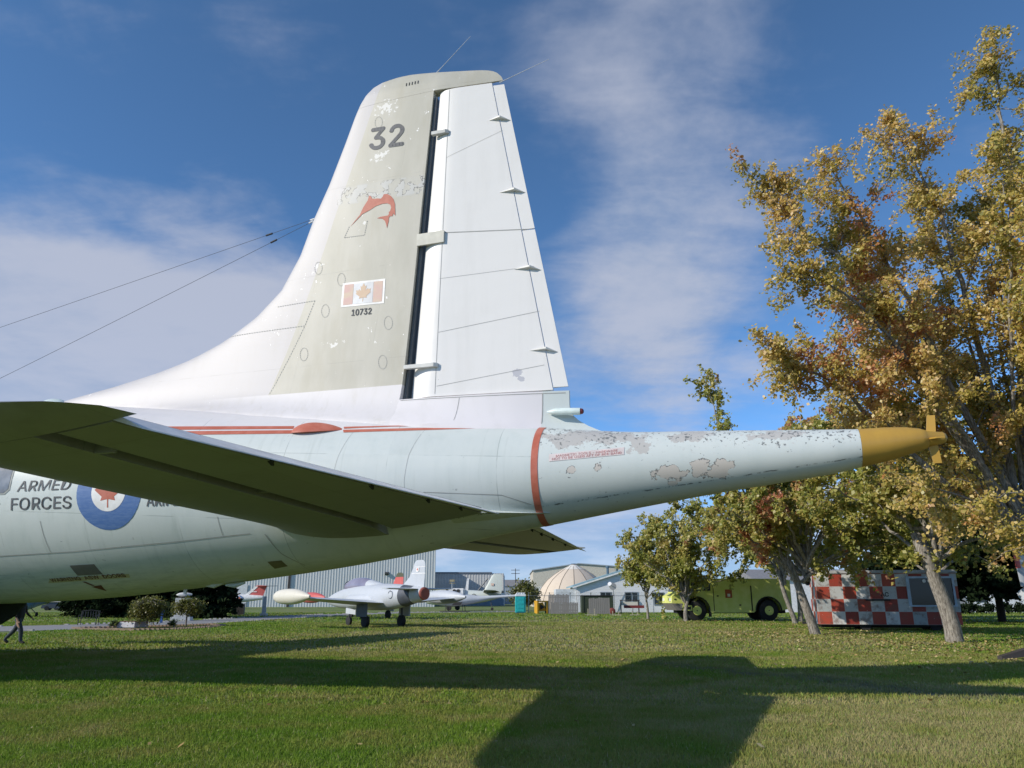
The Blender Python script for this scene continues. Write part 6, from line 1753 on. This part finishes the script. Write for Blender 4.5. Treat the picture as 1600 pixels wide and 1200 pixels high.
# ------------------------------------------------------------------ bed, bench, monument at the left
bedp = [(-25.2, 46.6), (-23.8, 44.9), (-20.4, 43.6), (-18.7, 44.6), (-18.0, 48), (-18.3, 51.4), (-19.8, 53.2), (-21, 51), (-22.6, 48.6)]
mb = MB(); mb.add([(a, b, .03) for a, b in bedp], [tuple(range(len(bedp)))])
tag(mb.build('mulch_bed', mat('red_brown_mulch', fn=lambda nb, co: {'c': nb.mix(nb.noise(co, 9, 6, .7), (.05, .018, .012), (.17, .06, .04)), 'r': .95, 'h': nb.noise(co, 14, 4), 's': .8}), fix=False), 'red-brown mulch bed below the weeping trees', None, None, 'structure')
mb = MB(); random.seed(9)
for a, b in zip(bedp, bedp[1:] + bedp[:1]):
    a, b = Vector(a), Vector(b); n = max(2, int((b - a).length / .24))
    for k in range(n):
        p = a.lerp(b, k / n); mb.box(p.x - .1, p.x + .1, p.y - .07, p.y + .07, 0, .1 + random.random() * .02)
tag(mb.build('bed_edging', mat('tan_brick', (.38, .28, .2), .9)), 'tan bricks edging the mulch bed', None, None, 'stuff')
pl_ = empty('stone_planter', (bX(210, 47.6), 47.6, 0), R(-12), 'low white stone planter at the left end of the mulch bed', 'planter')
mb = MB(); mb.box(-.62, .62, -.5, .5, .03, .36); mb.build('box', mat('pale_concrete', (.55, .55, .57), .85), pl_, bevel=.03)
mb = MB(); mb.box(-.52, .52, -.4, .4, .365, .40); mb.build('soil', MATS['red_brown_mulch'], pl_)
bn = empty('garden_bench', (bX(143, 53), 53, 0), R(8), 'dark iron garden bench on the lawn before the spruces', 'bench')
M_iron = mat('black_iron', (.02, .02, .022), .5)
for x in (-.55, .55):
    for y, h in ((-.25, .42), (.22, .9)):
        mb = MB(); mb.tube([(x, y, 0), (x, y * .9, h * .5), (x, y + .03, h)], .025, 6); mb.build('leg', M_iron, bn)
    mb = MB(); mb.tube([(x, -.25, .62), (x, .22, .64)], .02, 6); mb.tube([(x, -.25, .42), (x, -.25, .62)], .02, 6); mb.build('armrest', M_iron, bn)
for k in range(5):
    mb = MB(); mb.box(-.6, .6, -.26 + k * .1, -.18 + k * .1, .42, .445); mb.build('seat_slat', M_iron, bn)
for k in range(7):
    mb = MB(); mb.box(-.5 + k * .16, -.46 + k * .16, .2, .225, .5, .86); mb.build('back_slat', M_iron, bn)
mb = MB(); mb.tube([(-.58, .23, .88), (0, .23, .95), (.58, .23, .88)], .025, 6); mb.build('back_rail', M_iron, bn)
mo = empty('white_monument', (bX(287, 64), 64, 0), R(10), 'white stone monument with carved top behind the weeping tree', 'monument')
M_wst = mat('white_stone', (.56, .56, .55), .8)
mb = MB(); mb.box(-.75, .75, -.5, .5, 0, .3); mb.build('plinth', M_wst, mo, bevel=.02)
mb = MB(); mb.box(-.55, .55, -.35, .35, .302, 1.75); mb.build('block', M_wst, mo, bevel=.03)
mb = MB(); mb.rings(body([(-.6, 1.98, .02, .02), (-.4, 2.0, .16, .12), (.1, 2.02, .18, .16), (.6, 2.02, .05, .06)])); mb.box(-.3, .2, -.6, .6, 1.93, 2.0); mb.build('carved_top', M_wst, mo, smooth=40)
bp2 = empty('blue_post', (bX(256, 58), 58, 0), 0, 'short bright blue post between the weeping trees', 'post')
mb = MB(); mb.box(-.07, .07, -.07, .07, 0, .75); mb.build('shaft', mat('bright_blue', (.02, .10, .35), .5), bp2)
mb = MB(); mb.box(-.1, .1, -.1, .1, .752, .9); mb.build('cap', MATS['bright_blue'], bp2)
wp2 = empty('white_pylon', (bX(414, 84), 84, 0), R(10), 'slim white pylon standing just left of the cream tip tank', 'post')
mb = MB(); mb.rings([[(-.22, -.16, .25), (.22, -.16, .25), (.22, .16, .25), (-.22, .16, .25)], [(-.15, -.1, 1.95), (.15, -.1, 1.95), (.15, .1, 1.95), (-.15, .1, 1.95)]]); mb.build('shaft', M_wst, wp2)
mb = MB(); mb.box(-.36, .36, -.3, .3, 0, .248); mb.build('base', M_wst, wp2)
bx_ = empty('dark_crate', (bX(374, 88), 88, 0), R(12), 'square dark brown crate below the small red-tailed jet', 'crate')
for k in range(6):
    mb = MB(); mb.box(-.62 + k * .208, -.43 + k * .208, -.56, -.52, .05, 1.15); mb.build('board', M_trim, bx_)
mb = MB(); mb.box(-.62, .62, -.515, .55, .05, 1.14); mb.build('body', M_trim, bx_)
mb = MB(); mb.box(-.66, .66, -.6, .6, 1.155, 1.22); mb.build('lid', M_trim, bx_)
# vehicles on the far road at the left
def car(loc, rz, m, label):
    c = empty('parked_car', loc, rz, label, 'car', 'vehicles far at the left')
    mb = MB(); mb.prism([(-2.2, .3), (2.2, .3), (2.2, .85), (1.5, .95), (-1.3, .95), (-2.1, .8)], 'y', -.85, .85); mb.build('body', m, c, bevel=.05)
    mb = MB(); mb.rings([[(-1.3, -.8, .952), (1.6, -.8, .952), (1.6, .8, .952), (-1.3, .8, .952)], [(-.6, -.65, 1.45), (1.1, -.65, 1.45), (1.1, .65, 1.45), (-.6, .65, 1.45)]]); mb.build('cabin', MATS['dark_pane'], c)
    for x in (-1.35, 1.35):
        for sg in (-1, 1):
            mb = MB(); mb.tube([(x, sg * .8 - .1, .33), (x, sg * .8 + .1, .33)], .33, 16); mb.build('wheel', M_tyre, c)
car((bX(92, 128), 128, 0), R(15), M_slate, 'dark car far left beneath the fuselage')
car((bX(107, 132), 132, 0), R(5), M_cream, 'pale car far left beneath the fuselage, beside the dark one')

# ------------------------------------------------------------------ the walking person at the left
def person(loc, rz, label):
    root = empty('person', loc, rz, label, 'person')
    J = {'pel': (0, 0, .96), 'spine': (.02, 0, 1.18), 'chest': (.04, 0, 1.38), 'neck': (.06, 0, 1.52), 'head': (.08, 0, 1.62), 'crown': (.09, 0, 1.74),
         'hipL': (.0, -.10, .90), 'kneeL': (.20, -.11, .50), 'ankL': (.24, -.11, .10), 'toeL': (.42, -.13, .045),
         'hipR': (.0, .10, .90), 'kneeR': (-.17, .11, .52), 'ankR': (-.50, .11, .17), 'toeR': (-.36, .13, .05),
         'shL': (.03, -.19, 1.42), 'elL': (-.10, -.25, 1.14), 'wrL': (.06, -.24, .92), 'haL': (.12, -.23, .84),
         'shR': (.03, .19, 1.42), 'elR': (.08, .26, 1.13), 'wrR': (.28, .22, .98), 'haR': (.36, .21, .93)}
    E = [('pel', 'spine'), ('spine', 'chest'), ('chest', 'neck'), ('neck', 'head'), ('head', 'crown'), ('pel', 'hipL'), ('hipL', 'kneeL'), ('kneeL', 'ankL'), ('ankL', 'toeL'), ('pel', 'hipR'), ('hipR', 'kneeR'), ('kneeR', 'ankR'), ('ankR', 'toeR'), ('chest', 'shL'), ('shL', 'elL'), ('elL', 'wrL'), ('wrL', 'haL'), ('chest', 'shR'), ('shR', 'elR'), ('elR', 'wrR'), ('wrR', 'haR')]
    rad = {'pel': (.16, .13), 'spine': (.15, .12), 'chest': (.17, .13), 'neck': (.06, .06), 'head': (.09, .10), 'crown': (.07, .08), 'hip': (.115, .115), 'knee': (.085, .085), 'ank': (.066, .066), 'toe': (.05, .04), 'sh': (.07, .07), 'el': (.048, .048), 'wr': (.033, .033), 'ha': (.035, .02)}
    names = list(J)
    me = bpy.data.meshes.new('body')
    me.from_pydata([J[k] for k in names], [(names.index(a), names.index(b)) for a, b in E], [])
    ob = bpy.data.objects.new('body', me); COL.objects.link(ob)
    sk = ob.modifiers.new('skin', 'SKIN'); sk.use_smooth_shade = True
    for i, k in enumerate(names):
        sv = me.skin_vertices[0].data[i]
        sv.radius = rad.get(k, rad.get(k[:-1], (.05, .05)))
        sv.use_root = (k == 'pel')
    sb = ob.modifiers.new('sub', 'SUBSURF'); sb.levels = 2; sb.render_levels = 2
    dg = bpy.context.evaluated_depsgraph_get()
    m2 = bpy.data.meshes.new_from_object(ob.evaluated_get(dg))
    bpy.data.objects.remove(ob)
    for q in (mat('dark_denim', (.045, .06, .085), .85), mat('black_jacket', (.012, .012, .014), .8), mat('skin', (.42, .26, .19), .55), mat('dark_shoe', (.015, .014, .014), .6), mat('brown_hair', (.05, .03, .02), .8)):
        m2.materials.append(q)
    for p in m2.polygons:
        c = p.center
        if c.z < .13 and (c.x > .2 or c.x < -.3): p.material_index = 3
        elif c.z < .93 and abs(c.y) < .19: p.material_index = 0
        elif c.z > 1.68 or (c.z > 1.56 and c.x < .06): p.material_index = 4
        elif c.z > 1.52: p.material_index = 2
        elif (c.z < .96 and abs(c.y) > .19): p.material_index = 2
        else: p.material_index = 1
    m2.polygons.foreach_set('use_smooth', [True] * len(m2.polygons))
    b = bpy.data.objects.new('body', m2); COL.objects.link(b); b.parent = root
    for hx, hy, hz, dx_ in ((.12, -.23, .84, .02), (.36, .21, .93, .06)):
        for k in range(5):
            mb = MB(); o_ = (k - 2) * .016
            mb.tube([(hx + o_ * .3, hy + o_ * .2, hz), (hx + dx_ * .5 + o_, hy, hz - .04), (hx + dx_ + o_, hy - .01, hz - (.05 if k == 0 else .075))], [.010, .009, .006], 6)
            mb.build('finger', MATS['skin'], b, smooth=True)
    return root
person((bX(27, 30.4) + .2, 30.4, 0), 0, 'person in dark trousers striding right beneath the fuselage at the far left')
